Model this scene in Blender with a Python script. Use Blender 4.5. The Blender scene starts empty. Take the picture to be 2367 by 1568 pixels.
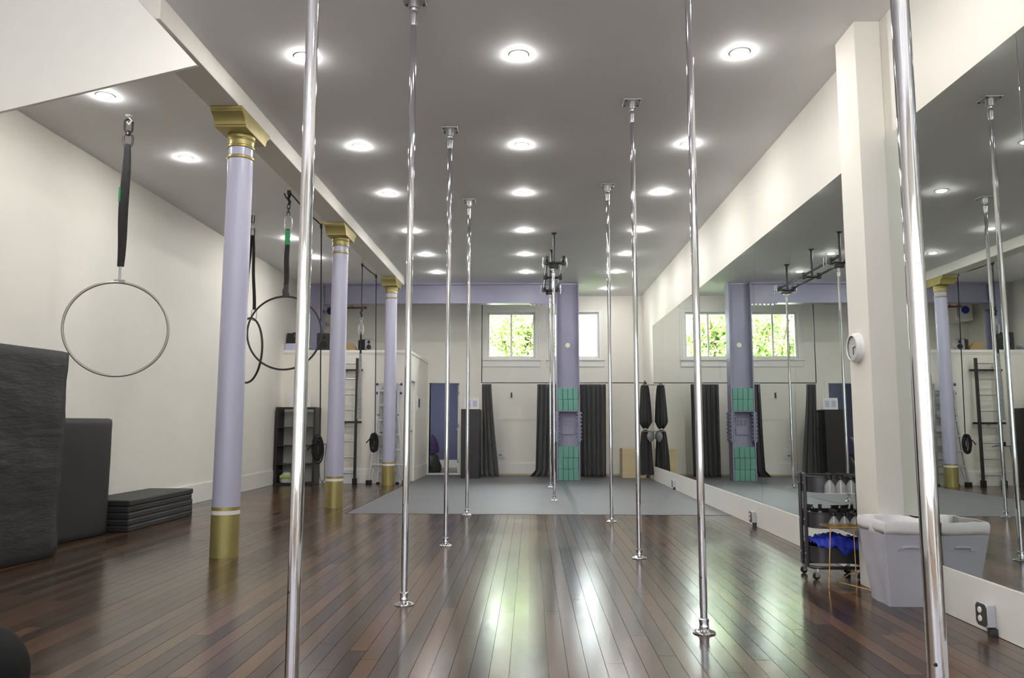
import bpy, bmesh, math, random
from mathutils import Matrix, Vector
import numpy as np
random.seed(7)
PI = math.pi
scene = bpy.context.scene
col = scene.collection

# ------------------------------------------------------------------ camera
cam_d = bpy.data.cameras.new('camera')
cam = bpy.data.objects.new('camera', cam_d)
col.objects.link(cam)
R = ((0.9996983942, 0.0244992011, 0.0017058047),
     (0.0010002791, -0.1100209635, 0.9939287636),
     (-0.0245381349, 0.9936272826, 0.1100122865))      # right, up, forward
cam.matrix_world = Matrix(((R[0][0], R[1][0], -R[2][0], 0.0),
                           (R[0][1], R[1][1], -R[2][1], 0.0),
                           (R[0][2], R[1][2], -R[2][2], 1.14),
                           (0, 0, 0, 1)))
cam_d.sensor_fit = 'HORIZONTAL'
cam_d.sensor_width = 36.0
cam_d.lens = 1775.93 / 2367 * 36.0
cam_d.clip_start = 0.02
cam_d.clip_end = 300
scene.camera = cam

# ------------------------------------------------------------------ world, sun, exposure
SKY = 30.0
LAMP = 430.0
w = bpy.data.worlds.new('sky'); scene.world = w
w.use_nodes = True
bg = w.node_tree.nodes['Background']
bg.inputs[0].default_value = (0.93, 0.97, 1.0, 1)
bg.inputs[1].default_value = SKY
sun_d = bpy.data.lights.new('sun', 'SUN'); sun_d.energy = 40.0; sun_d.angle = 0.02
sun_d.color = (1.0, 0.95, 0.86)
sun = bpy.data.objects.new('sun', sun_d); col.objects.link(sun)
sun.rotation_euler = (math.radians(2), math.radians(40), 0)
sun.location = (8, -4, 20)
scene.view_settings.view_transform = 'Standard'
scene.view_settings.look = 'None'
scene.view_settings.gamma = 1.0
scene.view_settings.use_curve_mapping = False
scene.view_settings.exposure = 0.0
scene.cycles.use_denoising = True
scene.cycles.use_adaptive_sampling = True
scene.cycles.adaptive_threshold = 0.015
scene.cycles.max_bounces = 9
scene.cycles.diffuse_bounces = 5
scene.cycles.glossy_bounces = 6
scene.cycles.transmission_bounces = 8
scene.cycles.sample_clamp_indirect = 12.0
scene.cycles.caustics_reflective = False
scene.cycles.caustics_refractive = False

# ------------------------------------------------------------------ room constants (metres)
H = 4.07          # ceiling
XR = 2.534        # right wall / mirror plane
XL = -4.834       # left wall
YB = 17.5         # back wall
YP = 14.86        # front of the store-room partition
XS = -2.36        # right side of the partition
ZP = 2.57         # top of the partition
YF = -4.0         # street front, behind the camera

# ------------------------------------------------------------------ materials
def lin(c):
    return tuple(((x / 255) / 12.92 if x / 255 <= 0.04045 else ((x / 255 + 0.055) / 1.055) ** 2.4) for x in c)
MATS = {}
def mat(name, rgb, rough=0.6, metal=0.0, var=0.06, scale=6.0, bump=0.0, bscale=40.0, stretch=(1, 1, 1), spec=0.5, coat=0.0, emit=None, emit_s=0.0, trans=0.0, sheen=0.0):
    m = bpy.data.materials.new(name); m.use_nodes = True
    nt = m.node_tree; b = nt.nodes['Principled BSDF']
    c = lin(rgb)
    tc = nt.nodes.new('ShaderNodeTexCoord'); mp = nt.nodes.new('ShaderNodeMapping')
    mp.inputs['Scale'].default_value = stretch
    nt.links.new(tc.outputs['Object'], mp.inputs['Vector'])
    nz = nt.nodes.new('ShaderNodeTexNoise'); nz.inputs['Scale'].default_value = scale; nz.inputs['Detail'].default_value = 3
    nt.links.new(mp.outputs[0], nz.inputs['Vector'])
    rp = nt.nodes.new('ShaderNodeMapRange')
    rp.inputs['To Min'].default_value = 1 - var; rp.inputs['To Max'].default_value = 1 + var
    rp.inputs['From Min'].default_value = 0.3; rp.inputs['From Max'].default_value = 0.7
    nt.links.new(nz.outputs[0], rp.inputs['Value'])
    mx = nt.nodes.new('ShaderNodeVectorMath'); mx.operation = 'SCALE'
    mx.inputs[0].default_value = c
    nt.links.new(rp.outputs[0], mx.inputs['Scale'])
    nt.links.new(mx.outputs[0], b.inputs['Base Color'])
    b.inputs['Roughness'].default_value = rough
    b.inputs['Metallic'].default_value = metal
    b.inputs['Specular IOR Level'].default_value = spec
    b.inputs['Coat Weight'].default_value = coat
    b.inputs['Transmission Weight'].default_value = trans
    b.inputs['Sheen Weight'].default_value = sheen
    if emit:
        b.inputs['Emission Color'].default_value = (*lin(emit), 1); b.inputs['Emission Strength'].default_value = emit_s
    if bump > 0:
        n2 = nt.nodes.new('ShaderNodeTexNoise'); n2.inputs['Scale'].default_value = bscale; n2.inputs['Detail'].default_value = 4
        nt.links.new(mp.outputs[0], n2.inputs['Vector'])
        bp = nt.nodes.new('ShaderNodeBump'); bp.inputs['Strength'].default_value = bump; bp.inputs['Distance'].default_value = 0.02
        nt.links.new(n2.outputs[0], bp.inputs['Height']); nt.links.new(bp.outputs[0], b.inputs['Normal'])
    MATS[name] = m
    return m
mat('wall_paint', (229, 226, 217), 0.55, var=0.015, scale=2, bump=0.04, bscale=60)
mat('trim_paint', (228, 227, 222), 0.4, var=0.01)
mat('ceiling_paint', (233, 233, 235), 0.75, var=0.015, scale=1.5)
mat('bulkhead_paint', (238, 236, 231), 0.7, var=0.01)
mat('beam_paint', (216, 213, 206), 0.7, var=0.01)
mat('back_room_paint', (98, 99, 128), 0.6, var=0.03)
mat('steel_paint', (148, 147, 169), 0.45, var=0.03, scale=3)
mat('column_paint', (178, 178, 200), 0.3, var=0.015, scale=3)
mat('gold_paint', (158, 146, 92), 0.36, metal=0.45, var=0.06, scale=8)
mat('chrome', (210, 210, 215), 0.055, metal=1.0, var=0.01)
mat('aluminium', (168, 168, 170), 0.38, metal=0.85, var=0.04)
mat('bright_aluminium', (200, 201, 204), 0.32, metal=0.8, var=0.04)
mat('black_steel', (34, 34, 35), 0.42, var=0.08)
mat('grey_steel', (72, 72, 75), 0.36, metal=0.5, var=0.06)
mat('vinyl_black', (40, 40, 41), 0.55, var=0.06, bump=0.55, bscale=7, stretch=(1, 0.55, 1.8))
mat('vinyl_smooth', (37, 37, 38), 0.55, var=0.06, bump=0.1, bscale=4)
mat('marley', (99, 99, 103), 0.52, var=0.05, scale=1.3, bump=0.03, bscale=3, spec=0.35)
mat('marley_tape', (84, 85, 88), 0.35, var=0.04)
mat('mirror_glass', (226, 232, 228), 0.004, metal=1.0, var=0.0)
mat('mirror_edge', (150, 168, 160), 0.15, metal=0.6, var=0.0)
mat('teal_foam', (108, 162, 146), 0.75, var=0.04, scale=12, bump=0.05, bscale=120)
mat('curtain_cloth', (72, 72, 72), 0.75, var=0.08, scale=10, bump=0.1, bscale=200, sheen=0.2)
mat('silk_black', (16, 16, 17), 0.65, var=0.1, sheen=0.2)
mat('webbing_black', (28, 28, 28), 0.85, var=0.35, scale=90, bump=0.4, bscale=150)
mat('tape_black', (40, 39, 37), 0.6, var=0.15, scale=30)
mat('hoop_steel', (150, 148, 140), 0.4, metal=0.6, var=0.05)
mat('green_tag', (24, 120, 70), 0.6)
mat('bulb_purple', (70, 60, 170), 0.5)
mat('blackwood', (34, 31, 32), 0.4, var=0.1)
mat('plastic_black', (22, 22, 23), 0.4, var=0.05)
mat('rubber_black', (18, 18, 18), 0.7)
mat('speaker_cone', (48, 48, 50), 0.6)
mat('silver_plastic', (150, 152, 156), 0.35, metal=0.4)
mat('lavender_box', (190, 188, 215), 0.6)
mat('cardboard', (164, 138, 98), 0.8, var=0.06)
mat('plywood', (205, 190, 150), 0.6, var=0.06, scale=3, stretch=(1, 1, 6))
mat('red_pipe', (150, 82, 62), 0.5)
mat('canvas_grey', (176, 176, 186), 0.8, var=0.03, bump=0.12, bscale=9)
mat('liner_white', (228, 226, 227), 0.7, var=0.02, bump=0.2, bscale=14)
mat('blue_cloth', (42, 62, 190), 0.6, var=0.15, scale=14)
mat('copper_wire', (204, 160, 104), 0.25, metal=0.9)
mat('brass', (190, 160, 80), 0.3, metal=0.9)
mat('clock_white', (225, 225, 226), 0.35)
mat('clock_face', (196, 196, 194), 0.5)
mat('print_paper', (205, 206, 222), 0.5, var=0.05, scale=30)
mat('print_ink', (120, 122, 160), 0.5)
mat('outlet_steel', (92, 90, 84), 0.35, metal=0.6)
mat('outlet_box', (196, 197, 204), 0.4, metal=0.4)
mat('lamp_trim', (225, 224, 220), 0.5)
mat('leaf', (138, 164, 92), 0.5, var=0.35, scale=2.5)
mat('bark', (78, 62, 48), 0.8, var=0.2)
mat('siding', (232, 232, 230), 0.6)
mat('brick_red', (150, 96, 76), 0.8, var=0.15)
mat('sky_blocker_grey', (96, 98, 102), 0.9, var=0.1)  # dark grey for the added wall that screens the shop windows from the sky
mat('lawn', (88, 112, 62), 0.9, var=0.3)
mat('pavement', (138, 139, 142), 0.9, var=0.05)
mat('bag_green', (70, 110, 60), 0.6)
mat('bag_purple', (58, 44, 84), 0.7, var=0.2)
mat('bag_dark', (40, 48, 42), 0.7, var=0.2)
mat('plastic_bag', (205, 210, 205), 0.3, var=0.1, bump=0.4, bscale=25)
mat('lime', (165, 195, 60), 0.5)
mat('mesh_bag', (140, 142, 142), 0.8, var=0.25, scale=40)
mat('fan_blue', (52, 60, 150), 0.5)
mat('dot_cream', (232, 230, 205), 0.4)
mat('cushion_black', (20, 20, 21), 0.8, var=0.1, spec=0.15)
mat('wire_black', (26, 26, 26), 0.6)
mat('cable_grey', (160, 162, 170), 0.5)

def emission_mat(name, rgb, strength):
    m = bpy.data.materials.new(name); m.use_nodes = True
    nt = m.node_tree; nt.nodes.clear()
    o = nt.nodes.new('ShaderNodeOutputMaterial'); e = nt.nodes.new('ShaderNodeEmission')
    e.inputs[0].default_value = (*lin(rgb), 1); e.inputs[1].default_value = strength
    nt.links.new(e.outputs[0], o.inputs[0]); MATS[name] = m
emission_mat('lamp_glow', (255, 252, 248), LAMP)

def glass_mat(name, rgb, rough=0.0, ior=1.45):
    m = bpy.data.materials.new(name); m.use_nodes = True
    b = m.node_tree.nodes['Principled BSDF']
    b.inputs['Base Color'].default_value = (*lin(rgb), 1); b.inputs['Roughness'].default_value = rough
    b.inputs['Transmission Weight'].default_value = 1.0; b.inputs['IOR'].default_value = ior
    MATS[name] = m
m = bpy.data.materials.new('bottle_clear'); m.use_nodes = True   # thin clear plastic
nt = m.node_tree; b = nt.nodes['Principled BSDF']; b.inputs['Base Color'].default_value = (0.8, 0.82, 0.83, 1); b.inputs['Roughness'].default_value = 0.06
b.inputs['Specular IOR Level'].default_value = 0.8; b.inputs['Coat Weight'].default_value = 0.6
b.inputs['Alpha'].default_value = 0.24; MATS['bottle_clear'] = m
# window glass: thin clear film (transparent with a little mirror reflection)
m = bpy.data.materials.new('window_glass'); m.use_nodes = True
nt = m.node_tree; nt.nodes.clear()
o = nt.nodes.new('ShaderNodeOutputMaterial'); mix = nt.nodes.new('ShaderNodeMixShader')
tr = nt.nodes.new('ShaderNodeBsdfTransparent'); gl = nt.nodes.new('ShaderNodeBsdfGlossy')
tr.inputs[0].default_value = (0.95, 0.97, 0.96, 1); gl.inputs['Roughness'].default_value = 0.01
fr = nt.nodes.new('ShaderNodeFresnel'); fr.inputs[0].default_value = 1.3
nt.links.new(fr.outputs[0], mix.inputs[0]); nt.links.new(tr.outputs[0], mix.inputs[1]); nt.links.new(gl.outputs[0], mix.inputs[2])
nt.links.new(mix.outputs[0], o.inputs[0]); MATS['window_glass'] = m

# dark stained wood: board-to-board tone from Object Info, grain stretched along the board
m = bpy.data.materials.new('floor_wood'); m.use_nodes = True
nt = m.node_tree; b = nt.nodes['Principled BSDF']
geo = nt.nodes.new('ShaderNodeNewGeometry'); oi = nt.nodes.new('ShaderNodeObjectInfo')
mp = nt.nodes.new('ShaderNodeMapping'); mp.inputs['Scale'].default_value = (46, 1.6, 1)
nt.links.new(geo.outputs['Position'], mp.inputs['Vector'])
add = nt.nodes.new('ShaderNodeVectorMath'); add.operation = 'ADD'
sc = nt.nodes.new('ShaderNodeVectorMath'); sc.operation = 'SCALE'; sc.inputs[0].default_value = (31, 57, 13)
nt.links.new(oi.outputs['Random'], sc.inputs['Scale'])
nt.links.new(mp.outputs[0], add.inputs[0]); nt.links.new(sc.outputs[0], add.inputs[1])
nz = nt.nodes.new('ShaderNodeTexNoise'); nz.inputs['Scale'].default_value = 1.0; nz.inputs['Detail'].default_value = 5; nz.inputs['Roughness'].default_value = 0.6
nt.links.new(add.outputs[0], nz.inputs['Vector'])
ma = nt.nodes.new('ShaderNodeMath'); ma.operation = 'MULTIPLY_ADD'; ma.inputs[1].default_value = 0.62
m3 = nt.nodes.new('ShaderNodeMath'); m3.operation = 'MULTIPLY'; m3.inputs[1].default_value = 0.5
nt.links.new(oi.outputs['Random'], ma.inputs[0]); nt.links.new(nz.outputs[0], m3.inputs[0]); nt.links.new(m3.outputs[0], ma.inputs[2])
cr = nt.nodes.new('ShaderNodeValToRGB')
cr.color_ramp.elements[0].position = 0.15; cr.color_ramp.elements[0].color = (*lin((38, 29, 23)), 1)
cr.color_ramp.elements[1].position = 0.9; cr.color_ramp.elements[1].color = (*lin((96, 71, 52)), 1)
e = cr.color_ramp.elements.new(0.55); e.color = (*lin((62, 47, 36)), 1)
nt.links.new(ma.outputs[0], cr.inputs[0]); nt.links.new(cr.outputs[0], b.inputs['Base Color'])
n2 = nt.nodes.new('ShaderNodeTexNoise'); n2.inputs['Scale'].default_value = 1.7; n2.inputs['Detail'].default_value = 3
nt.links.new(geo.outputs['Position'], n2.inputs['Vector'])
mr = nt.nodes.new('ShaderNodeMapRange'); mr.inputs['To Min'].default_value = 0.13; mr.inputs['To Max'].default_value = 0.27
nt.links.new(n2.outputs[0], mr.inputs['Value']); nt.links.new(mr.outputs[0], b.inputs['Roughness'])
b.inputs['Specular IOR Level'].default_value = 0.6
mp2 = nt.nodes.new('ShaderNodeMapping'); mp2.inputs['Scale'].default_value = (11, 3.2, 1)
nt.links.new(geo.outputs['Position'], mp2.inputs['Vector'])
n3 = nt.nodes.new('ShaderNodeTexNoise'); n3.inputs['Scale'].default_value = 1.0; n3.inputs['Detail'].default_value = 2
nt.links.new(mp2.outputs[0], n3.inputs['Vector'])
bp = nt.nodes.new('ShaderNodeBump'); bp.inputs['Strength'].default_value = 0.12; bp.inputs['Distance'].default_value = 0.006
nt.links.new(n3.outputs[0], bp.inputs['Height']); nt.links.new(bp.outputs[0], b.inputs['Normal'])
MATS['floor_wood'] = m

# ------------------------------------------------------------------ mesh helpers
ORG = {}
class MB:
    def __init__(s):
        s.v = []; s.f = []
    def add(s, vs, fs):
        o = len(s.v); s.v += [tuple(v) for v in vs]; s.f += [tuple(i + o for i in f) for f in fs]; return s
    def box(s, x0, x1, y0, y1, z0, z1):
        vs = [(x0, y0, z0), (x1, y0, z0), (x1, y1, z0), (x0, y1, z0), (x0, y0, z1), (x1, y0, z1), (x1, y1, z1), (x0, y1, z1)]
        return s.add(vs, [(0, 3, 2, 1), (4, 5, 6, 7), (0, 1, 5, 4), (1, 2, 6, 5), (2, 3, 7, 6), (3, 0, 4, 7)])
    def obox(s, p0, p1, wx, wy, up=(0, 0, 1)):
        """bar with a rectangular section wx (sideways) x wy (towards up) from p0 to p1"""
        p0 = Vector(p0); p1 = Vector(p1); d = (p1 - p0).normalized(); u = Vector(up)
        if abs(d.dot(u)) > 0.98: u = Vector((0, 1, 0))
        a = d.cross(u).normalized(); bb = a.cross(d).normalized()
        vs = []
        for p in (p0, p1):
            for (i, j) in ((-1, -1), (1, -1), (1, 1), (-1, 1)):
                vs.append(p + a * (i * wx / 2) + bb * (j * wy / 2))
        return s.add(vs, [(0, 1, 2, 3), (7, 6, 5, 4), (0, 4, 5, 1), (1, 5, 6, 2), (2, 6, 7, 3), (3, 7, 4, 0)])
    def cyl(s, p0, p1, r0, r1=None, n=16):
        r1 = r0 if r1 is None else r1
        p0 = Vector(p0); p1 = Vector(p1); d = (p1 - p0).normalized()
        u = Vector((1, 0, 0)) if abs(d.x) < 0.9 else Vector((0, 1, 0))
        a = d.cross(u).normalized(); bb = d.cross(a).normalized()
        vs = []
        for p, r in ((p0, r0), (p1, r1)):
            for k in range(n):
                t = 2 * PI * k / n; vs.append(p + a * (r * math.cos(t)) + bb * (r * math.sin(t)))
        fs = [(k, (k + 1) % n, n + (k + 1) % n, n + k) for k in range(n)]
        fs += [tuple(range(n - 1, -1, -1)), tuple(range(n, 2 * n))]
        return s.add(vs, fs)
    def tube(s, pts, r, n=8, closed=False, sx=1.0):
        pts = [Vector(p) for p in pts]; m = len(pts); vs = []; prev = None
        for i, p in enumerate(pts):
            if closed: d = pts[(i + 1) % m] - pts[(i - 1) % m]
            else: d = pts[min(i + 1, m - 1)] - pts[max(i - 1, 0)]
            d.normalize()
            if prev is None:
                u = Vector((0, 0, 1)) if abs(d.z) < 0.9 else Vector((1, 0, 0))
            else: u = prev
            a = (u - d * u.dot(d)).normalized(); bb = d.cross(a); prev = a
            rr = r[i] if isinstance(r, (list, tuple)) else r
            for k in range(n):
                t = 2 * PI * k / n; vs.append(p + a * (rr * math.cos(t)) + bb * (rr * sx * math.sin(t)))
        fs = []
        for i in range(m if closed else m - 1):
            j = (i + 1) % m
            for k in range(n):
                fs.append((i * n + k, i * n + (k + 1) % n, j * n + (k + 1) % n, j * n + k))
        if not closed:
            fs += [tuple(range(n - 1, -1, -1)), tuple((m - 1) * n + k for k in range(n))]
        return s.add(vs, fs)
    def lathe(s, prof, c=(0, 0, 0), n=32, axis='z', cap=True):
        vs = []
        for r, z in prof:
            for k in range(n):
                t = 2 * PI * k / n; x, y = r * math.cos(t), r * math.sin(t)
                if axis == 'z': q = (x, y, z)
                elif axis == 'x': q = (z, x, y)
                else: q = (x, -z, y) if False else (y, z, x)
                vs.append((c[0] + q[0], c[1] + q[1], c[2] + q[2]))
        fs = []
        m = len(prof)
        for i in range(m - 1):
            for k in range(n):
                fs.append((i * n + k, i * n + (k + 1) % n, (i + 1) * n + (k + 1) % n, (i + 1) * n + k))
        if cap:
            fs += [tuple(range(n - 1, -1, -1)), tuple((m - 1) * n + k for k in range(n))]
        return s.add(vs, fs)
    def grid(s, pts, nu, nv, closed_u=False):
        fs = []
        for j in range(nv - 1):
            for i in range(nu if closed_u else nu - 1):
                i2 = (i + 1) % nu
                fs.append((j * nu + i, j * nu + i2, (j + 1) * nu + i2, (j + 1) * nu + i))
        return s.add(pts, fs)
    def prism(s, poly, axis, a, bq):
        """extrude 2-D polygon along axis from a to bq"""
        n = len(poly); vs = []
        for t in (a, bq):
            for (p, q) in poly:
                vs.append({'x': (t, p, q), 'y': (p, t, q), 'z': (p, q, t)}[axis])
        fs = [tuple(range(n - 1, -1, -1)), tuple(range(n, 2 * n))]
        fs += [(k, (k + 1) % n, n + (k + 1) % n, n + k) for k in range(n)]
        return s.add(vs, fs)
    def build(s, name, material, parent=None, loc=None, smooth=35, bevel=0.0, seg=2, solid=0.0, sub=0):
        me = bpy.data.meshes.new(name)
        org = ORG.get(parent.name, Vector((0, 0, 0))) if parent else Vector(loc or (0, 0, 0))
        me.from_pydata([(v[0] - org.x, v[1] - org.y, v[2] - org.z) for v in s.v], [], s.f)
        bm = bmesh.new(); bm.from_mesh(me); bmesh.ops.recalc_face_normals(bm, faces=bm.faces[:]); bm.to_mesh(me); bm.free()
        me.materials.append(MATS[material])
        if smooth:
            me.polygons.foreach_set('use_smooth', [True] * len(me.polygons)); me.set_sharp_from_angle(angle=math.radians(smooth))
        o = bpy.data.objects.new(name, me); col.objects.link(o)
        if parent:
            o.parent = parent; ORG[o.name] = org
        else:
            o.location = org; ORG[o.name] = org
        if solid:
            md = o.modifiers.new('solid', 'SOLIDIFY'); md.thickness = solid; md.offset = 0
        if bevel:
            md = o.modifiers.new('bevel', 'BEVEL'); md.width = bevel; md.segments = seg; md.limit_method = 'ANGLE'
        if sub:
            md = o.modifiers.new('sub', 'SUBSURF'); md.levels = sub; md.render_levels = sub
        return o
def tag(o, label, cat, group=None):
    o['label'] = label; o['category'] = cat
    if group: o['group'] = group
    return o
def thing(name, label, cat, loc=(0, 0, 0), group=None):
    o = bpy.data.objects.new(name, None); col.objects.link(o); o.location = loc; o.empty_display_size = 0.1
    ORG[o.name] = Vector(loc)
    return tag(o, label, cat, group)
def struct(o):
    o['kind'] = 'structure'; return o
def box(name, material, dims, parent=None, bevel=0.0, loc=None):
    return MB().box(*dims).build(name, material, parent, loc, bevel=bevel)
def copy_tree(o, parent=None):
    c = o.copy(); col.objects.link(c); c.parent = parent
    for ch in list(o.children): copy_tree(ch, c)
    return c

# ================================================================== THE SETTING
# ---- floor: slab with raised filler where no boards are seen, boards as parts
FX0, FX1 = XL, XR
mb = MB().box(FX0 - 0.3, FX1 + 0.3, YF - 0.3, 20.6, -0.25, -0.014)
mb.box(FX0, FX1, YF, 2.8, -0.02, -0.0005)
mb.box(-2.34, FX1, 9.93, YB + 0.2, -0.02, -0.0005)
mb.box(FX0, -2.36, YP, YB, -0.02, -0.0005)
mb.box(-4.0, -1.2, YB + 0.2, 20.4, -0.02, -0.0005)
floor = struct(mb.build('floor', 'floor_wood'))
BW = 0.091
unit = None
boards = 0
x = FX0
while x < FX1 - 0.01:
    x1 = min(x + BW, FX1)
    yend = YP if x1 < -2.345 else 9.93
    y = 2.8
    ln = random.uniform(0.5, 2.6)
    while y < yend - 0.01:
        y1 = y + ln
        if yend - y1 < 0.6: y1 = yend
        if unit is None or abs(x1 - x - BW) > 1e-4:
            g = 0.0011
            me_o = MB().box(-(x1 - x) / 2 + g, (x1 - x) / 2 - g, -0.5, 0.5, -0.013, 0.0).build('floor_board', 'floor_wood', None, smooth=0)
            if unit is None: unit = me_o
            o = me_o
        else:
            o = unit.copy(); col.objects.link(o)
        o.parent = floor
        o.location = ((x + x1) / 2, (y + y1) / 2, random.uniform(-0.0006, 0.0))
        o.scale = (1, (y1 - y) - 0.0022, 1)
        o.rotation_euler = (0, random.gauss(0, 0.0030), 0)
        boards += 1
        y = y1; ln = random.uniform(2.0, 3.6)
    x = x1

# ---- ceiling, walls
struct(MB().box(XL - 0.3, XR + 0.3, YF - 0.3, YB + 0.2, H, H + 0.25).build('ceiling', 'ceiling_paint'))
struct(MB().box(XL - 0.25, XL, YF - 0.3, YB + 0.2, -0.02, H).build('wall_left', 'wall_paint'))
struct(MB().box(XR + 0.012, XR + 0.25, YF - 0.3, YB + 0.2, -0.02, H).build('wall_right', 'wall_paint'))
WZ0, WZ1 = 2.64, 3.69
W1 = (-0.996, 0.097); W2 = (0.477, 1.556)
DX0, DX1, DZ = -2.31, -1.63, 2.065
mb = MB()
for (a, b_, c, d) in ((XL, DX0, 0, H), (DX0, DX1, DZ, H), (DX1, W1[0], 0, H), (W1[0], W1[1], 0, WZ0), (W1[0], W1[1], WZ1, H),
                      (W1[1], W2[0], 0, H), (W2[0], W2[1], 0, WZ0), (W2[0], W2[1], WZ1, H), (W2[1], XR + 0.012, 0, H)):
    mb.box(a, b_, YB, YB + 0.2, c, d)
struct(mb.build('wall_back', 'wall_paint'))
# street front behind the camera: three tall shop windows over a low sill
mb = MB()
xs = [XL, -4.6, -2.4, -2.3, -0.05, 0.05, 2.4, XR + 0.012]
for i in range(0, 8, 2): mb.box(xs[i], xs[i + 1], YF - 0.2, YF, 0, H)
for i in (1, 3, 5):
    mb.box(xs[i], xs[i + 1], YF - 0.2, YF, 0, 0.45); mb.box(xs[i], xs[i + 1], YF - 0.2, YF, 3.2, H)
struct(mb.build('wall_front', 'wall_paint'))
# partition of the store room with the loft on top
mb = MB().box(XL, XS, YP, YP + 0.11, 0, ZP - 0.06)
mb.box(XS - 0.11, XS, YP + 0.11, 15.0, 0, ZP - 0.06).box(XS - 0.11, XS, 15.0, 15.55, 1.98, ZP - 0.06).box(XS - 0.11, XS, 15.55, YB, 0, ZP - 0.06)
mb.box(XL, XS - 0.11, YP + 0.11, YB, ZP - 0.16, ZP - 0.06)
struct(mb.build('wall_partition', 'wall_paint'))
struct(MB().box(XL, XS + 0.015, YP - 0.018, YP + 0.13, ZP - 0.06, ZP).box(XS - 0.13, XS + 0.018, YP + 0.13, YB, ZP - 0.06, ZP).box(XL, XS + 0.008, YP - 0.008, YP, ZP - 0.09, ZP - 0.06)
       .box(XL, XS - 0.13, YP + 0.13, YB, ZP - 0.06, ZP - 0.002).build('trim_1', 'trim_paint', bevel=0.004))
# back room behind the doorway
mb = MB().box(-4.1, -1.0, 20.4, 20.6, 0, 2.45).box(-1.2, -1.0, YB + 0.2, 20.4, 0, 2.45)
mb.box(-4.1, -3.9, YB + 0.2, 18.5, 0, 2.45).box(-4.1, -3.9, 19.3, 20.4, 0, 2.45).box(-4.1, -3.9, 18.5, 19.3, 0, 1.1).box(-4.1, -3.9, 18.5, 19.3, 2.1, 2.45)
struct(MB().box(-4.2, -0.9, YB + 0.2, 20.7, 2.45, 2.55).build('ceiling_back_room', 'wall_paint'))
struct(mb.build('wall_back_room', 'back_room_paint'))
struct(MB().box(-3.9, -1.2, 20.385, 20.4, 0, 0.2).build('baseboard_back_room', 'trim_paint'))
mb = MB().box(-3.95, -3.9, 18.45, 18.52, 1.05, 2.15).box(-3.95, -3.9, 19.28, 19.35, 1.05, 2.15).box(-3.95, -3.9, 18.52, 19.28, 1.05, 1.12).box(-3.95, -3.9, 18.52, 19.28, 2.08, 2.15).box(-4.0, -3.95, 18.52, 19.28, 1.55, 1.61)
struct(mb.build('window_3', 'brass', bevel=0.004))

# ---- boxed beam over the columns and raked white baffle at the street end of the left bay
struct(MB().box(-2.82, -2.54, 4.932, YP + 0.3, 3.90, H).build('trim_beam', 'beam_paint', bevel=0.004))
struct(MB().prism([(-2.253, 3.548), (-2.73, H), (XL, H), (XL, 2.934)], 'y', 4.9, 4.93).build('trim_baffle', 'bulkhead_paint', bevel=0.004))

# ---- pillar in the mirror wall
struct(MB().box(2.36, XR + 0.012, 5.385, 5.73, 0, H).build('trim_pillar', 'wall_paint', bevel=0.004))

# ---- baseboards
BB = 0.27
struct(MB().box(XL, XL + 0.018, YF, YP, 0, BB).build('baseboard_left', 'trim_paint', bevel=0.004))
struct(MB().box(XL + 0.02, XS, YP - 0.018, YP, 0, BB).box(XS, XS + 0.018, YP - 0.018, 14.9, 0, BB).box(XS, XS + 0.018, 15.66, YB - 0.02, 0, BB).build('baseboard_partition', 'trim_paint', bevel=0.004))
struct(MB().box(-1.5, XR, YB - 0.018, YB, 0.035, BB).build('baseboard_back', 'trim_paint', bevel=0.004))
struct(MB().box(-1.5, XR, YB - 0.03, YB, 0, 0.035).build('trim_back_shoe', 'plywood'))
struct(MB().box(XR - 0.012, XR + 0.012, 5.73, 16.0, 0, 0.279).box(XR - 0.012, XR + 0.012, YF, 5.385, 0, 0.279).build('baseboard_right', 'trim_paint', bevel=0.003))

# ---- mirrors: two runs of panels
def mirror_run(label, edges):
    t = thing('wall_mirror', label, 'mirror', (XR, edges[0], 0.279))
    for a, b_ in zip(edges[:-1], edges[1:]):
        MB().box(XR + 0.001, XR + 0.0115, a + 0.002, b_ - 0.002, 0.281, 3.182).build('mirror_panel', 'mirror_glass', t, smooth=0, bevel=0.0012, seg=1)
    return t
mirror_run('long wall mirror of tall panels from the white pillar to the far corner', [5.73, 7.46, 8.62, 10.35, 11.72, 13.1, 14.72, 15.97])
mirror_run('wall mirror nearest the camera, on the near side of the white pillar', [-1.0, 0.7, 2.3, 3.88, 5.385])

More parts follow.
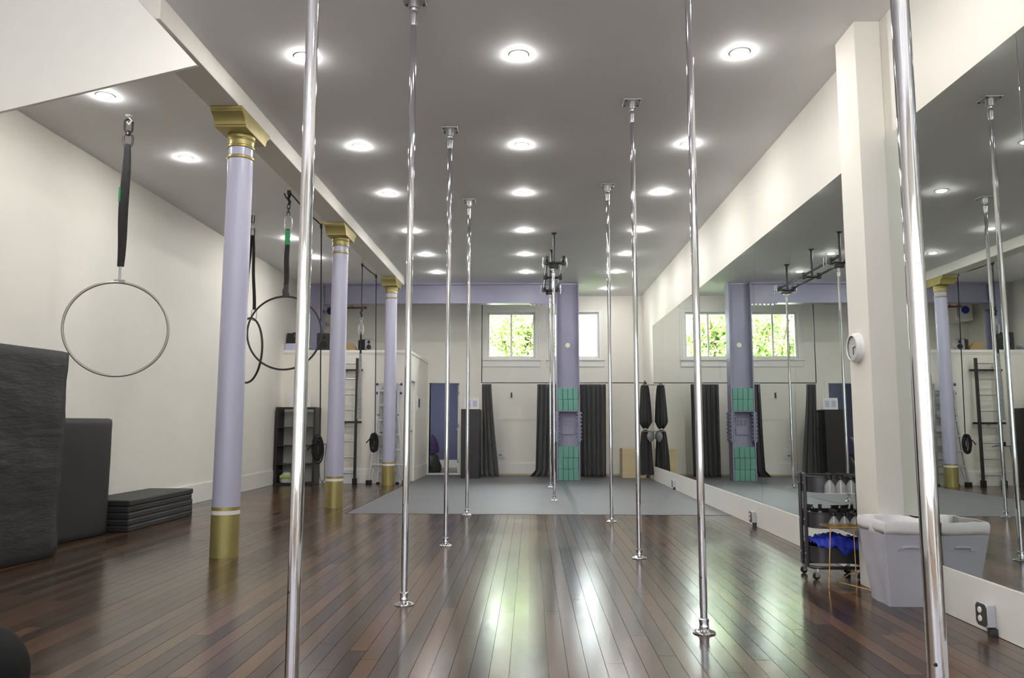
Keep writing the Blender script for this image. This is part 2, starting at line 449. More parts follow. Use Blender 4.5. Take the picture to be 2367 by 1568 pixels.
# ---- windows in the back wall
for n, (a, b_) in enumerate((W1, W2)):
    mb = MB(); f = 0.045; y0, y1 = YB + 0.05, YB + 0.11
    mb.box(a, a + f, y0, y1, WZ0, WZ1).box(b_ - f, b_, y0, y1, WZ0, WZ1).box(a + f, b_ - f, y0, y1, WZ0, WZ0 + f).box(a + f, b_ - f, y0, y1, WZ1 - f, WZ1)
    win = struct(mb.build('window_%d' % (n + 1), 'trim_paint', bevel=0.004))
    mid = (a + b_) / 2
    MB().box(mid - 0.02, mid + 0.02, y0 + 0.01, y1 - 0.01, WZ0 + f, WZ1 - f).build('mullion', 'trim_paint', win, bevel=0.003)
    for p, q in ((a + f, mid - 0.02), (mid + 0.02, b_ - f)):
        MB().box(p, q, y0 + 0.028, y0 + 0.032, WZ0 + f, WZ1 - f).build('pane', 'window_glass', win, smooth=0)
    mb = MB(); cw = 0.075
    mb.box(a - cw, a, YB - 0.018, YB, WZ0 - 0.06, WZ1 + cw).box(b_, b_ + cw, YB - 0.018, YB, WZ0 - 0.06, WZ1 + cw).box(a, b_, YB - 0.018, YB, WZ1, WZ1 + cw)
    mb.box(a - 0.115, a - cw, YB - 0.01, YB, WZ0 - 0.2, WZ1 + 0.2).box(b_ + cw, b_ + 0.115, YB - 0.01, YB, WZ0 - 0.2, WZ1 + 0.2)
    mb.build('window_casing', 'trim_paint', win, bevel=0.004)
    MB().box(a - 0.13, b_ + 0.13, YB - 0.05, YB, WZ0 - 0.06, WZ0 - 0.02).box(a - 0.11, b_ + 0.11, YB - 0.022, YB, WZ0 - 0.2, WZ0 - 0.06).build('window_sill', 'trim_paint', win, bevel=0.004)

# ---- doorway in the back wall, with its door standing open into the back room
mb = MB(); cw = 0.09
mb.box(DX0 - 0.03, DX0, YB - 0.02, YB + 0.2, 0, DZ).box(DX1, DX1 + cw, YB - 0.02, YB, 0, DZ + cw).box(DX0 - 0.03, DX1, YB - 0.02, YB, DZ, DZ + cw)
mb.box(DX0, DX1, YB, YB + 0.2, -0.005, 0.03)
door1 = struct(mb.build('door_1', 'trim_paint', bevel=0.004))
MB().box(DX1 - 0.05, DX1 - 0.012, YB + 0.2, YB + 0.86, 0.04, 2.04).build('door_leaf', 'trim_paint', door1, bevel=0.003)
MB().cyl((DX1 - 0.05, YB + 0.8, 1.0), (DX1 - 0.1, YB + 0.8, 1.0), 0.011, n=10).lathe([(0.0, -0.03), (0.02, -0.024), (0.026, 0), (0.02, 0.024), (0, 0.03)], (DX1 - 0.11, YB + 0.8, 1.0), 12, 'x', False).build('door_knob', 'silver_plastic', door1)
for zz in (0.25, 1.05, 1.8):
    MB().box(DX1 - 0.055, DX1 - 0.01, YB + 0.185, YB + 0.2, zz, zz + 0.09).build('hinge', 'silver_plastic', door1)
# closed door in the side of the partition
mb = MB().box(XS, XS + 0.02, 14.89, 15.0, 0, 2.07).box(XS, XS + 0.02, 15.55, 15.66, 0, 2.07).box(XS, XS + 0.02, 15.0, 15.55, 1.98, 2.07)
door2 = struct(mb.build('door_2', 'trim_paint', bevel=0.004))
MB().box(XS - 0.06, XS - 0.025, 15.0, 15.55, 0.005, 1.98).build('door_leaf', 'trim_paint', door2)
MB().lathe([(0.0, 0.0), (0.03, 0.002), (0.012, 0.012), (0.012, 0.035), (0.027, 0.05), (0.02, 0.068), (0, 0.07)], (XS - 0.027, 15.07, 1.0), 14, 'x', False).build('door_knob', 'silver_plastic', door2)

# ---- outside the back windows
struct(MB().box(-14, 14, 20.7, 40, -0.3, 0.0).box(XR + 0.3, 14, 17.75, 20.7, -0.3, 0).box(-14, -4.2, 17.75, 20.7, -0.3, 0).build('ground_yard', 'lawn'))
struct(MB().box(-24, 24, -16, YF - 0.35, -0.3, -0.05).build('ground_street', 'pavement'))
struct(MB().box(-24, 24, -16.5, -16, -0.3, 18).box(-24, 24, -16, -15.8, 3.6, 4.0).build('wall_sky_blocker', 'sky_blocker_grey'))  # unseen building added across the street to block sky light at the front

# ================================================================== THINGS
# ---- recessed downlights
RN = ['first', 'second', 'third', 'fourth', 'fifth', 'sixth', 'seventh', 'eighth']
lamp_proto = None
def downlight(x, y, label, group):
    global lamp_proto
    if lamp_proto is None:
        t = thing('ceiling_light', label, 'ceiling light', (x, y, H), group)
        MB().lathe([(0.060, 0.0), (0.060, -0.005), (0.074, -0.005), (0.076, 0.0)], (x, y, H), 28, cap=False).build('trim_ring', 'lamp_trim', t)
        MB().lathe([(0.060, -0.005), (0.058, -0.011), (0.05, -0.016), (0.032, -0.0195), (0.0001, -0.021)], (x, y, H), 14, cap=False).build('diffuser', 'lamp_glow', t)
        lamp_proto = t
    else:
        t = copy_tree(lamp_proto); t.location = (x, y, H); tag(t, label, 'ceiling light', group)
YL = [5.84, 7.84, 9.53, 11.44, 13.1, 14.67]
for rx, rown in ((-0.095, 'middle'), (-1.82, 'left'), (1.655, 'right')):
    for i, y in enumerate(YL + ([16.5] if rown == 'right' else [])):
        nm = {'middle': 'middle row of the main ceiling', 'left': 'row beside the boxed beam', 'right': 'row nearest the mirror wall'}[rown]
        downlight(rx, y, 'round recessed downlight, %s from the camera in the %s' % (RN[i], nm), 'downlights in the ceiling')
for i, y in enumerate((6.53, 8.16, 11.87, 13.3)):
    downlight(-3.82, y, 'round recessed downlight, %s from the camera in the left bay behind the columns' % RN[i], 'downlights in the ceiling')
# the rows go on over and behind the camera
for rx, rown in ((-1.82, 'row beside the boxed beam'), (-0.095, 'middle row'), (1.655, 'row nearest the mirror wall')):
    for i, y in enumerate((3.95, 2.1, 0.2, -1.6)):
        downlight(rx, y, 'recessed downlight above the frame, %s towards the street, %s' % (RN[i], rown), 'downlights above the camera')

# ---- chrome poles
def make_pole(top, label, group, mount=True):
    t = thing('dance_pole', label, 'pole', (0, 0, 0), group)
    zt = top
    r = 0.0212
    tb = MB().cyl((0, 0, 0.03), (0, 0, 0.13), r * 0.92, n=28).cyl((0, 0, 0.13), (0, 0, zt - (0.17 if mount else 0.1)), r, n=28)
    tb.build('tube', 'chrome', t)
    MB().lathe([(0.062, 0.0), (0.063, 0.004), (0.060, 0.0075), (0.045, 0.013), (0.033, 0.019), (0.027, 0.024), (0.0265, 0.028)], (0, 0, 0), 40).build('base_flange', 'chrome', t)
    c = MB().lathe([(0.0255, 0.027), (0.027, 0.030), (0.027, 0.038), (0.0245, 0.042), (0.0245, 0.056), (0.0275, 0.060), (0.0275, 0.074), (0.0245, 0.078), (0.021, 0.080)], (0, 0, 0), 28).build('collar', 'chrome', t)
    for k in range(4):
        a = PI / 4 + k * PI / 2
        MB().cyl((0.024 * math.cos(a), 0.024 * math.sin(a), 0.049), (0.0285 * math.cos(a), 0.0285 * math.sin(a), 0.049), 0.005, n=8).build('set_screw', 'grey_steel', c)
    for z in (0.30, 0.62):
        MB().cyl((-0.012, -r * 0.8, z), (-0.014, -r * 0.92, z), 0.004, n=8).build('pin_hole', 'rubber_black', t)
    if mount:
        p = MB().box(-0.08, 0.08, -0.08, 0.08, zt - 0.012, zt).build('ceiling_plate', 'bright_aluminium', t, bevel=0.003)
        for sx in (-1, 1):
            for sy in (-1, 1):
                MB().cyl((sx * 0.06, sy * 0.06, zt - 0.02), (sx * 0.06, sy * 0.06, zt - 0.012), 0.009, n=8).build('bolt', 'grey_steel', p)
        MB().lathe([(0.038, zt - 0.012), (0.036, zt - 0.06), (0.034, zt - 0.075), (0.022, zt - 0.078), (0.016, zt - 0.1)], (0, 0, 0), 28).build('mount_boss', 'aluminium', t)
        MB().lathe([(0.012, zt - 0.085), (0.022, zt - 0.098), (0.0275, zt - 0.106), (0.0275, zt - 0.125), (0.0245, zt - 0.17), (0.0222, zt - 0.20), (0.0216, zt - 0.202)], (0, 0, 0), 28).build('sleeve', 'aluminium', t)
    else:
        MB().lathe([(0.0225, zt - 0.14), (0.025, zt - 0.1), (0.025, zt - 0.07), (0.016, zt - 0.06), (0.016, zt - 0.03), (0.03, zt - 0.025), (0.03, zt)], (0, 0, 0), 24).build('swivel_joint', 'bright_aluminium', t)
    return t
POLES = [(-0.738, 2.45, 'nearest chrome pole left of centre, cut off at the frame top and bottom'),
         (-0.806, 5.01, 'second chrome pole in the left row, its ceiling plate at the frame top'),
         (-0.804, 7.384, 'third chrome pole in the left row, foot in front of the grey mat'),
         (-0.808, 9.84, 'farthest chrome pole in the left row, foot at the grey mat edge'),
         (0.893, 1.78, 'thick looking chrome pole nearest the camera, in front of the white hamper'),
         (0.951, 4.40, 'second chrome pole of the right row, between clock and plywood box'),
         (0.926, 6.763, 'third chrome pole of the right row, its foot on the wood floor'),
         (0.946, 9.22, 'farthest chrome pole of the right row, foot just before the grey mat')]
# the two nearest stand closer to the walls than the rows behind them
proto = None
for x, y, lab in POLES:
    if proto is None:
        proto = make_pole(H, lab, 'chrome dance poles'); t = proto
    else:
        t = copy_tree(proto); tag(t, lab, 'pole', 'chrome dance poles')
    t.location = (x, y, 0)
p2 = make_pole(3.53, 'chrome pole under the near end of the black ceiling rig', 'chrome dance poles', False)
p2.location = (0.350, 11.72, 0.003)
p3 = copy_tree(p2); tag(p3, 'chrome pole under the far end of the black ceiling rig', 'pole', 'chrome dance poles')
p3.location = (0.355, 14.12, 0.003)

# ---- black pipe rig
t = thing('ceiling_rig', 'black pipe rig hanging from the ceiling above the two middle poles', 'rig', (0.36, 12.9, H))
for y in (11.62, 12.8, 14.05):
    h = MB().cyl((0.355, y, 3.62), (0.355, y, H - 0.008), 0.019, n=14).build('hanger_pipe', 'black_steel', t)
    MB().lathe([(0.05, H), (0.05, H - 0.008), (0.03, H - 0.016), (0.024, H - 0.03)], (0.355, y, 0), 20).build('ceiling_flange', 'black_steel', h)
    MB().cyl((0.21, y, 3.60), (0.53, y, 3.60), 0.02, n=14).build('cross_pipe', 'black_steel', t)
    for sx in (0.245, 0.495):
        MB().box(sx - 0.032, sx + 0.032, y - 0.045, y + 0.045, 3.565, 3.665).build('pipe_clamp', 'black_steel', t, bevel=0.012)
for sx, nm in ((0.245, 'rail'), (0.495, 'rail')):
    r_ = MB().cyl((sx, 11.36, 3.628), (sx, 14.32, 3.628), 0.02, n=14).build('rail_pipe', 'black_steel', t)
    for yy in (11.36, 14.32):
        MB().lathe([(0.0, -0.02), (0.026, -0.018), (0.026, 0.018), (0.0, 0.02)], (sx, yy, 3.628), 14, 'y', False).build('end_cap', 'black_steel', r_)
for y in (11.72, 14.12):
    MB().box(0.28, 0.43, y - 0.07, y + 0.07, 3.53, 3.585).build('pole_mount', 'black_steel', t, bevel=0.008)
    for sx in (0.19, 0.55):
        for dy in (-0.05, 0.05):
            MB().cyl((sx, y + dy, 3.56), (sx, y + dy, 3.70), 0.008, n=8).lathe([(0.0, 0), (0.016, 0.0), (0.016, 0.014), (0, 0.014)], (sx, y + dy, 3.60), 8, cap=False).build('clamp_bolt', 'bright_aluminium', t)

# ---- three painted columns
def column(x, y, label):
    t = thing('column', label, 'column', (x, y, 0), 'lavender columns under the boxed beam')
    MB().lathe([(0.1165, 0.425), (0.1165, 0.43), (0.1095, 3.535)], (x, y, 0), 48).build('shaft', 'column_paint', t)
    MB().lathe([(0.1195, 0.0), (0.1195, 0.36)], (x, y, 0), 48).build('base_sleeve', 'gold_paint', t)
    MB().lathe([(0.1185, 0.36), (0.1185, 0.395)], (x, y, 0), 48).build('white_band', 'trim_paint', t)
    MB().lathe([(0.1195, 0.395), (0.1195, 0.425)], (x, y, 0), 48).build('gold_band', 'gold_paint', t)
    MB().lathe([(0.110, 3.525), (0.118, 3.532), (0.120, 3.542), (0.118, 3.552), (0.110, 3.558)], (x, y, 0), 48).build('neck_ring', 'gold_paint', t)
    MB().lathe([(0.107, 3.55), (0.107, 3.635)], (x, y, 0), 48).build('neck', 'column_paint', t)
    MB().lathe([(0.110, 3.63), (0.119, 3.635), (0.121, 3.645), (0.117, 3.655), (0.112, 3.658), (0.113, 3.68), (0.116, 3.70), (0.122, 3.704), (0.122, 3.715), (0.118, 3.722), (0.121, 3.735), (0.122, 3.745), (0.12, 3.75)], (x, y, 0), 48).build('echinus', 'gold_paint', t)
    # bracket shaped capital: moulded profile along the beam, flat flanks
    half = [(0.235, 3.75), (0.25, 3.752), (0.252, 3.768), (0.262, 3.772), (0.268, 3.79), (0.283, 3.815), (0.305, 3.835), (0.325, 3.845), (0.345, 3.855), (0.352, 3.858), (0.352, 3.868), (0.365, 3.872), (0.368, 3.885), (0.368, 3.90)]
    poly = [(y + a, z) for a, z in half] + [(y - a, z) for a, z in reversed(half)]
    MB().prism(poly, 'x', x - 0.145, x + 0.135).build('capital', 'gold_paint', t, smooth=25, bevel=0.002, seg=1)
column(-2.652, 6.74, 'lavender column with gold capital nearest the camera, beside the left hoop')
column(-2.70, 10.64, 'middle lavender column with gold capital, a rope coil at its side')
column(-2.682, 14.56, 'farthest lavender column with gold capital, in front of the aluminium ladder')

# ---- lavender steel frame
t = thing('steel_column', 'lavender steel column holding teal blocks between its flanges', 'column', (0.765, 15.92, 0))
for x in (0.535, 0.985):
    MB().box(x - 0.011, x + 0.011, 15.77, 16.07, 0, H - 0.01).build('flange', 'steel_paint', t, smooth=0)
MB().box(0.546, 0.974, 15.925, 15.94, 0, H - 0.01).build('web', 'steel_paint', t, smooth=0)
for x, sgn in ((0.535, -1), (0.985, 1)):
    for side in (1, -1):
        xo = x + sgn * side * 0.011; xo2 = xo + sgn * side * 0.016
        sp = MB().box(min(xo, xo2), max(xo, xo2), 15.755, 16.085, 0.78, 1.395).build('splice_plate', 'steel_paint', t, smooth=0)
        for k in range(8):
            z = 0.83 + k * 0.0735 + (0.012 if k > 3 else 0)
            for yy in (15.80, 16.04) if side == 1 else (15.80,):
                MB().cyl((xo2, yy, z), (xo2 + sgn * side * 0.028, yy, z), 0.017, n=6).build('bolt', 'steel_paint', sp, smooth=0)
wp = MB().box(0.635, 0.885, 15.905, 15.925, 0.93, 1.27).build('web_plate', 'steel_paint', t, smooth=0)
for i in range(3):
    for j in range(2):
        MB().cyl((0.68 + i * 0.08, 15.905, 1.15 + j * 0.068), (0.68 + i * 0.08, 15.882, 1.15 + j * 0.068), 0.017, n=6).build('bolt', 'steel_paint', wp, smooth=0)
MB().box(0.548, 0.972, 15.775, 15.925, 1.395, 1.415).build('shelf_plate', 'steel_paint', t, smooth=0)
t = thing('steel_beam', 'lavender steel beam spanning under the ceiling to the lavender steel column', 'beam', (-2.0, 15.92, 3.64))
MB().box(-4.33, 0.52, 15.80, 16.04, 3.64, 3.662).build('lower_flange', 'steel_paint', t, smooth=0)
MB().box(-4.33, 0.52, 15.80, 16.04, 4.035, H).build('upper_flange', 'steel_paint', t, smooth=0)
MB().box(-4.33, 0.52, 15.87, 15.97, 3.662, 4.035).build('web', 'steel_paint', t, smooth=0)
bp_ = MB().box(-0.02, 0.52, 15.81, 16.03, 3.622, 3.64).build('seat_plate', 'steel_paint', t, smooth=0)
for i in range(6):
    MB().cyl((0.03 + i * 0.085, 15.84, 3.588), (0.03 + i * 0.085, 15.84, 3.622), 0.017, n=6).build('bolt', 'steel_paint', bp_, smooth=0)
t = thing('steel_column', 'lavender steel column rising from the loft at the left end of the steel beam', 'column', (-4.5, 15.92, ZP))
MB().box(-4.66, -4.36, 15.80, 15.82, ZP, H - 0.01).build('flange', 'steel_paint', t, smooth=0)
MB().box(-4.66, -4.36, 16.04, 16.06, ZP, H - 0.01).build('flange', 'steel_paint', t, smooth=0)
MB().box(-4.52, -4.50, 15.82, 16.04, ZP, H - 0.01).build('web', 'steel_paint', t, smooth=0)
cl = MB().box(-4.355, -4.335, 15.815, 16.05, 3.5, 4.0).build('cleat_plate', 'steel_paint', t, smooth=0)
for k in range(5):
    MB().cyl((-4.345, 15.815, 3.56 + k * 0.1), (-4.345, 15.79, 3.56 + k * 0.1), 0.018, n=6).build('bolt', 'steel_paint', cl, smooth=0)
t = MB().cyl((0.765, 15.925, 2.77), (0.765, 15.915, 2.77), 0.05, n=24).build('round_sticker', 'dot_cream', None, (0.765, 15.92, 2.72))
tag(t, 'small round cream disc stuck high on the lavender steel column', 'disc')

# ---- yoga blocks
blk = None
def block(x, z, label, group):
    global blk
    if blk is None:
        blk = MB().box(-0.0497, 0.0497, -0.075, 0.075, 0, 0.2265).build('yoga_block', 'teal_foam', None, (0, 0, 0), bevel=0.006); o = blk
    else:
        o = blk.copy(); col.objects.link(o)
    o.location = (x + random.uniform(-.0006, .0006), 15.848 + random.uniform(-.004, .004), z)
    tag(o, label, 'yoga block', group)
pos = ['leftmost', 'second from left', 'third from left', 'rightmost']
for stack, z0, rows in (('upper', 1.4155, 2), ('floor', 0.0035, 3)):
    names = {2: ['bottom', 'top'], 3: ['bottom', 'middle', 'top']}[rows]
    for r_ in range(rows):
        for i in range(4):
            sh = 0.004 if (r_ % 2 == 0) else -0.002
            block(0.599 + i * 0.1052 + sh, z0 + r_ * 0.2285,
                  'teal foam yoga block, %s in the %s row of the %s stack' % (pos[i], names[r_], stack), 'teal yoga blocks in the steel column')

# ---- grey dance floor rolls and tape
for (a, b_, lab) in ((-2.36, -1.272, 'narrow left roll of the grey vinyl dance floor, by the columns'), (-1.27, 0.619, 'middle roll of the grey vinyl dance floor'), (0.621, XR - 0.014, 'right roll of the grey vinyl dance floor, along the mirror')):
    o = MB().box(a, b_, 9.93, 17.44, 0.0, 0.003).build('dance_mat', 'marley', None, ((a + b_) / 2, 13.7, 0), smooth=0)
    tag(o, lab, 'floor mat', 'grey dance floor rolls')
o = MB().box(0.575, 0.665, 9.94, 15.7, 0.003, 0.0037).build('seam_tape', 'marley_tape', None, (0.62, 13, 0.003), smooth=0)
tag(o, 'dark grey tape over the seam left of the right dance floor roll', 'tape')
o = MB().box(-1.285, -1.255, 9.94, 16.2, 0.003, 0.0037).build('seam_tape', 'marley', None, (-1.27, 13, 0.003), smooth=0)
tag(o, 'thin grey tape over the seam right of the narrow left roll', 'tape')

# ---- aerial hoops
def ring_pts(cx, cy, cz, r, phi, n=72, sq=1.0):
    return [(cx + r * math.sin(2 * PI * k / n) * math.cos(phi), cy + r * math.sin(2 * PI * k / n) * math.sin(phi), cz + r * sq * math.cos(2 * PI * k / n)) for k in range(n)]
def link(mb, c, h, wd, phi, r=0.006):
    pts = []
    for k in range(20):
        t = 2 * PI * k / 20
        x = wd * math.sin(t); z = (h - wd) * (1 if math.cos(t) > 0 else -1) + wd * math.cos(t) if abs(math.cos(t)) > 1e-6 else 0
        pts.append((c[0] + x * math.cos(phi), c[1] + x * math.sin(phi), c[2] + z))
    mb.tube(pts, r, 6, True)
def strap(mb, p0, p1, w0, w1, phi, th=0.012, n=14, belly=0.0):
    p0 = Vector(p0); p1 = Vector(p1); a = Vector((math.cos(phi), math.sin(phi), 0)); b_ = Vector((-math.sin(phi), math.cos(phi), 0))
    vs = []
    for i in range(n):
        u = i / (n - 1); p = p0.lerp(p1, u); wd = (w0 + (w1 - w0) * u) * (1 + belly * math.sin(PI * u)) / 2
        p = p + a * (0.004 * math.sin(u * 9))
        for k in range(8):
            t = 2 * PI * k / 8; vs.append(p + a * (wd * math.cos(t)) + b_ * (th / 2 * math.sin(t)))
    mb.grid(vs, 8, n, True)
# hoop by the left wall
ax, ay = -3.845, 6.99; ph = 0.505
t = thing('aerial_hoop', 'pale steel hoop hanging in front of the left wall above the folded mats', 'hoop', (ax, ay, 1.565), 'aerial hoops')
MB().tube(ring_pts(ax, ay, 2.013, 0.437, ph, 96), 0.0125, 10, True).build('ring', 'hoop_steel', t)
m_ = MB(); strap(m_, (ax, ay, 3.79), (ax, ay, 2.60), 0.055, 0.06, 0.3, 0.03, belly=0.5); st = m_.build('strap', 'webbing_black', t)
MB().box(ax - 0.045, ax - 0.028, ay - 0.024, ay + 0.0, 3.22, 3.36).build('tag', 'green_tag', st)
m_ = MB(); link(m_, (ax, ay, 3.97), 0.065, 0.034, 0.6, 0.0095); m_.build('quick_link', 'black_steel', t)
m_ = MB(); link(m_, (ax, ay, 3.83), 0.065, 0.04, 0.5, 0.0095); m_.build('carabiner', 'black_steel', t)
MB().lathe([(0.008, 3.87), (0.022, 3.88), (0.024, 3.90), (0.012, 3.905), (0.02, 3.915), (0.008, 3.925)], (ax, ay, 0), 14).build('swivel', 'grey_steel', t)
MB().cyl((ax, ay, 2.45), (ax, ay, 2.61), 0.012, n=10).box(ax - 0.05, ax + 0.05, ay - 0.012, ay + 0.012, 2.45, 2.475).build('hanger_tab', 'aluminium', t)
MB().lathe([(0.034, H), (0.034, H - 0.006), (0.012, H - 0.015)], (ax, ay, 0), 18).tube([(ax, ay, H - 0.02), (ax + 0.03, ay, H - 0.05), (ax, ay, H - 0.085), (ax - 0.02, ay, H - 0.06)], 0.008, 8).build('ceiling_eye', 'trim_paint', t)
# hoop half hidden by the nearest column
ax, ay = -3.865, 10.36; ph = -0.80
t = thing('aerial_hoop', 'black taped hoop seen nearly edge on, half hidden by the nearest column', 'hoop', (ax, ay, 1.68), 'aerial hoops')
MB().tube(ring_pts(ax, ay, 2.135, 0.442, ph, 96), 0.0145, 10, True).build('ring', 'tape_black', t)
att = []
for s in (1, -1):
    an = 0.34 * s
    q = (ax + 0.442 * math.sin(an) * math.cos(ph), ay + 0.442 * math.sin(an) * math.sin(ph), 2.135 + 0.442 * math.cos(an))
    m_ = MB(); strap(m_, (ax + 0.012 * s, ay, 3.74), (q[0], q[1], q[2] + 0.13), 0.035, 0.045, 0.3, 0.02); m_.build('strap', 'webbing_black', t)
    m_ = MB(); link(m_, (q[0], q[1], q[2] + 0.055), 0.075, 0.033, 0.2, 0.007); m_.build('carabiner', 'aluminium', t)
m_ = MB(); link(m_, (ax, ay, 3.97), 0.06, 0.024, 1.2, 0.007); link(m_, (ax, ay, 3.78), 0.06, 0.028, 0.1, 0.007); m_.build('quick_link', 'black_steel', t)
MB().lathe([(0.008, 3.83), (0.026, 3.84), (0.028, 3.87), (0.012, 3.88), (0.022, 3.90), (0.008, 3.925)], (ax, ay, 0), 14).build('swivel', 'bright_aluminium', t)
MB().lathe([(0.05, H), (0.05, H - 0.01), (0.015, H - 0.03), (0.01, H - 0.06)], (ax, ay, 0), 18).build('ceiling_eye', 'trim_paint', t)
# hoop behind the nearest left pole
ax, ay = -2.962, 9.1; ph = 0.05
t = thing('aerial_hoop', 'dark hoop hanging behind the nearest left pole, above the black cube shelf', 'hoop', (ax, ay, 1.775), 'aerial hoops')
MB().tube(ring_pts(ax, ay, 2.225, 0.442, ph, 96), 0.012, 10, True).build('ring', 'tape_black', t)
m_ = MB(); strap(m_, (ax, ay, 3.50), (ax, ay, 2.80), 0.045, 0.055, 0.2, 0.03, belly=0.2); st = m_.build('strap', 'webbing_black', t)
m_ = MB(); strap(m_, (ax, ay, 2.82), (ax, ay, 2.66), 0.05, 0.09, 0.05, 0.03); m_.build('hanger_tab', 'tape_black', t)
MB().box(ax - 0.03, ax + 0.03, ay - 0.018, ay + 0.018, 3.30, 3.49).build('sleeve', 'green_tag', t, bevel=0.008)
m_ = MB(); link(m_, (ax, ay, 3.57), 0.09, 0.045, 0.1, 0.008); m_.build('carabiner', 'aluminium', t)
m_ = MB()
for k in range(3): link(m_, (ax, ay, 3.69 + 0.045 * k), 0.032, 0.016, 0.2 + 1.4 * (k % 2), 0.006)
m_.build('chain', 'black_steel', t)
MB().tube([(ax, ay, 3.80), (ax + 0.012, ay, 3.84), (ax - 0.01, ay, 3.88), (ax + 0.01, ay, 3.93), (ax, ay, 3.97)], 0.018, 8).tube([(ax, ay, 3.86), (ax - 0.04, ay, 3.90), (ax - 0.06, ay, 3.95)], 0.008, 6).build('knot', 'webbing_black', t)

# ---- ropes over pulleys
def pulley_rope(ax, ay, px, py, zc, label, hang=None, cx=0.0):
    t = thing('pulley_rope', label, 'rope', (px, py, zc - 0.2), 'black ropes run over ceiling pulleys')
    zt = 3.97
    pts = [(ax, ay, zt - 0.06), (ax, ay + 0.03, zt)] + [(ax + (px - ax) * u, ay + (py - ay) * u, zt - 0.02 * math.sin(PI * u)) for u in (0.1, 0.3, 0.5, 0.7, 0.9)] + [(px, py - 0.02, zt), (px, py, zt - 0.04), (px + cx * 0.5, py, (zt + zc) / 2), (px + cx, py, zc)]
    MB().tube(pts, 0.0085, 8).build('rope', 'webbing_black', t)
    for (qx, qy) in ((ax, ay), (px, py)):
        p = MB().lathe([(0.0, -0.016), (0.036, -0.014), (0.03, 0), (0.036, 0.014), (0, 0.016)], (qx, qy, zt - 0.015), 18, 'x', False).build('pulley_wheel', 'black_steel', t)
        MB().tube([(qx, qy, H), (qx, qy, H - 0.04), (qx + 0.02, qy, H - 0.06), (qx, qy, H - 0.08), (qx - 0.018, qy, H - 0.06)], 0.007, 6).build('hook', 'brass', t)
    m_ = MB()
    for k in range(7):
        rr = 0.115 + random.uniform(-.02, .02); off = (random.uniform(-.03, .03), random.uniform(-.03, .03))
        tilt = random.uniform(-0.35, 0.35)
        pts = []
        for i in range(28):
            a = 2 * PI * i / 28
            lx = (0.25 + 0.06 * k) * rr * math.sin(a); lz = (1.0 + 0.06 * k) * rr * 1.15 * math.cos(a)
            pts.append((px + cx + off[0] + lx * math.cos(tilt + 0.5) - 0.02 + 0.25 * lz * math.sin(tilt) * 0.5, py + off[1] + lx * math.sin(tilt + 0.5), zc - 0.13 + lz))
        m_.tube(pts, 0.011, 6, True)
    m_.tube([(px + cx - 0.03, py - 0.05, zc - 0.05), (px + cx - 0.09, py - 0.05, zc - 0.06), (px + cx - 0.16, py - 0.04, zc - 0.14)], 0.01, 6)
    m_.build('coil', 'webbing_black', t)
    return t
pulley_rope(-2.962, 9.1, -3.0, 10.70, 0.92, 'black rope ending in a coil beside the middle lavender column', cx=0.07)
pulley_rope(-3.005, 13.42, -2.965, 14.45, 0.92, 'black rope ending in a coil at the farthest lavender column by the ladder', cx=0.045)
# strap sling hung from the far pulley
ax, ay = -3.005, 13.42
t = thing('aerial_strap', 'long grey strap hanging on swivels in front of the loft wall', 'strap', (ax, ay, 1.215))
MB().cyl((ax, ay, 3.16), (ax, ay, 3.93), 0.0075, n=8).build('rope', 'webbing_black', t)
MB().tube([(ax, ay, 3.18), (ax + 0.012, ay, 3.14), (ax - 0.012, ay, 3.10), (ax + 0.01, ay, 3.06), (ax, ay, 3.02)], 0.018, 8).build('knot', 'webbing_black', t)
m_ = MB()
for k in range(3): link(m_, (ax, ay, 2.98 - 0.05 * k), 0.034, 0.02, 0.2 + 1.3 * (k % 2), 0.007)
m_.build('swivel', 'silver_plastic', t)
m_ = MB(); link(m_, (ax, ay, 2.80), 0.085, 0.04, 0.1, 0.008); m_.build('carabiner', 'bright_aluminium', t)
m_ = MB(); strap(m_, (ax, ay, 2.74), (ax, ay, 2.36), 0.03, 0.035, 0.2, 0.016); m_.build('webbing', 'webbing_black', t)
m_ = MB(); strap(m_, (ax, ay, 2.37), (ax, ay, 1.22), 0.04, 0.085, 0.2, 0.02); m_.build('sling', 'mesh_bag', t)

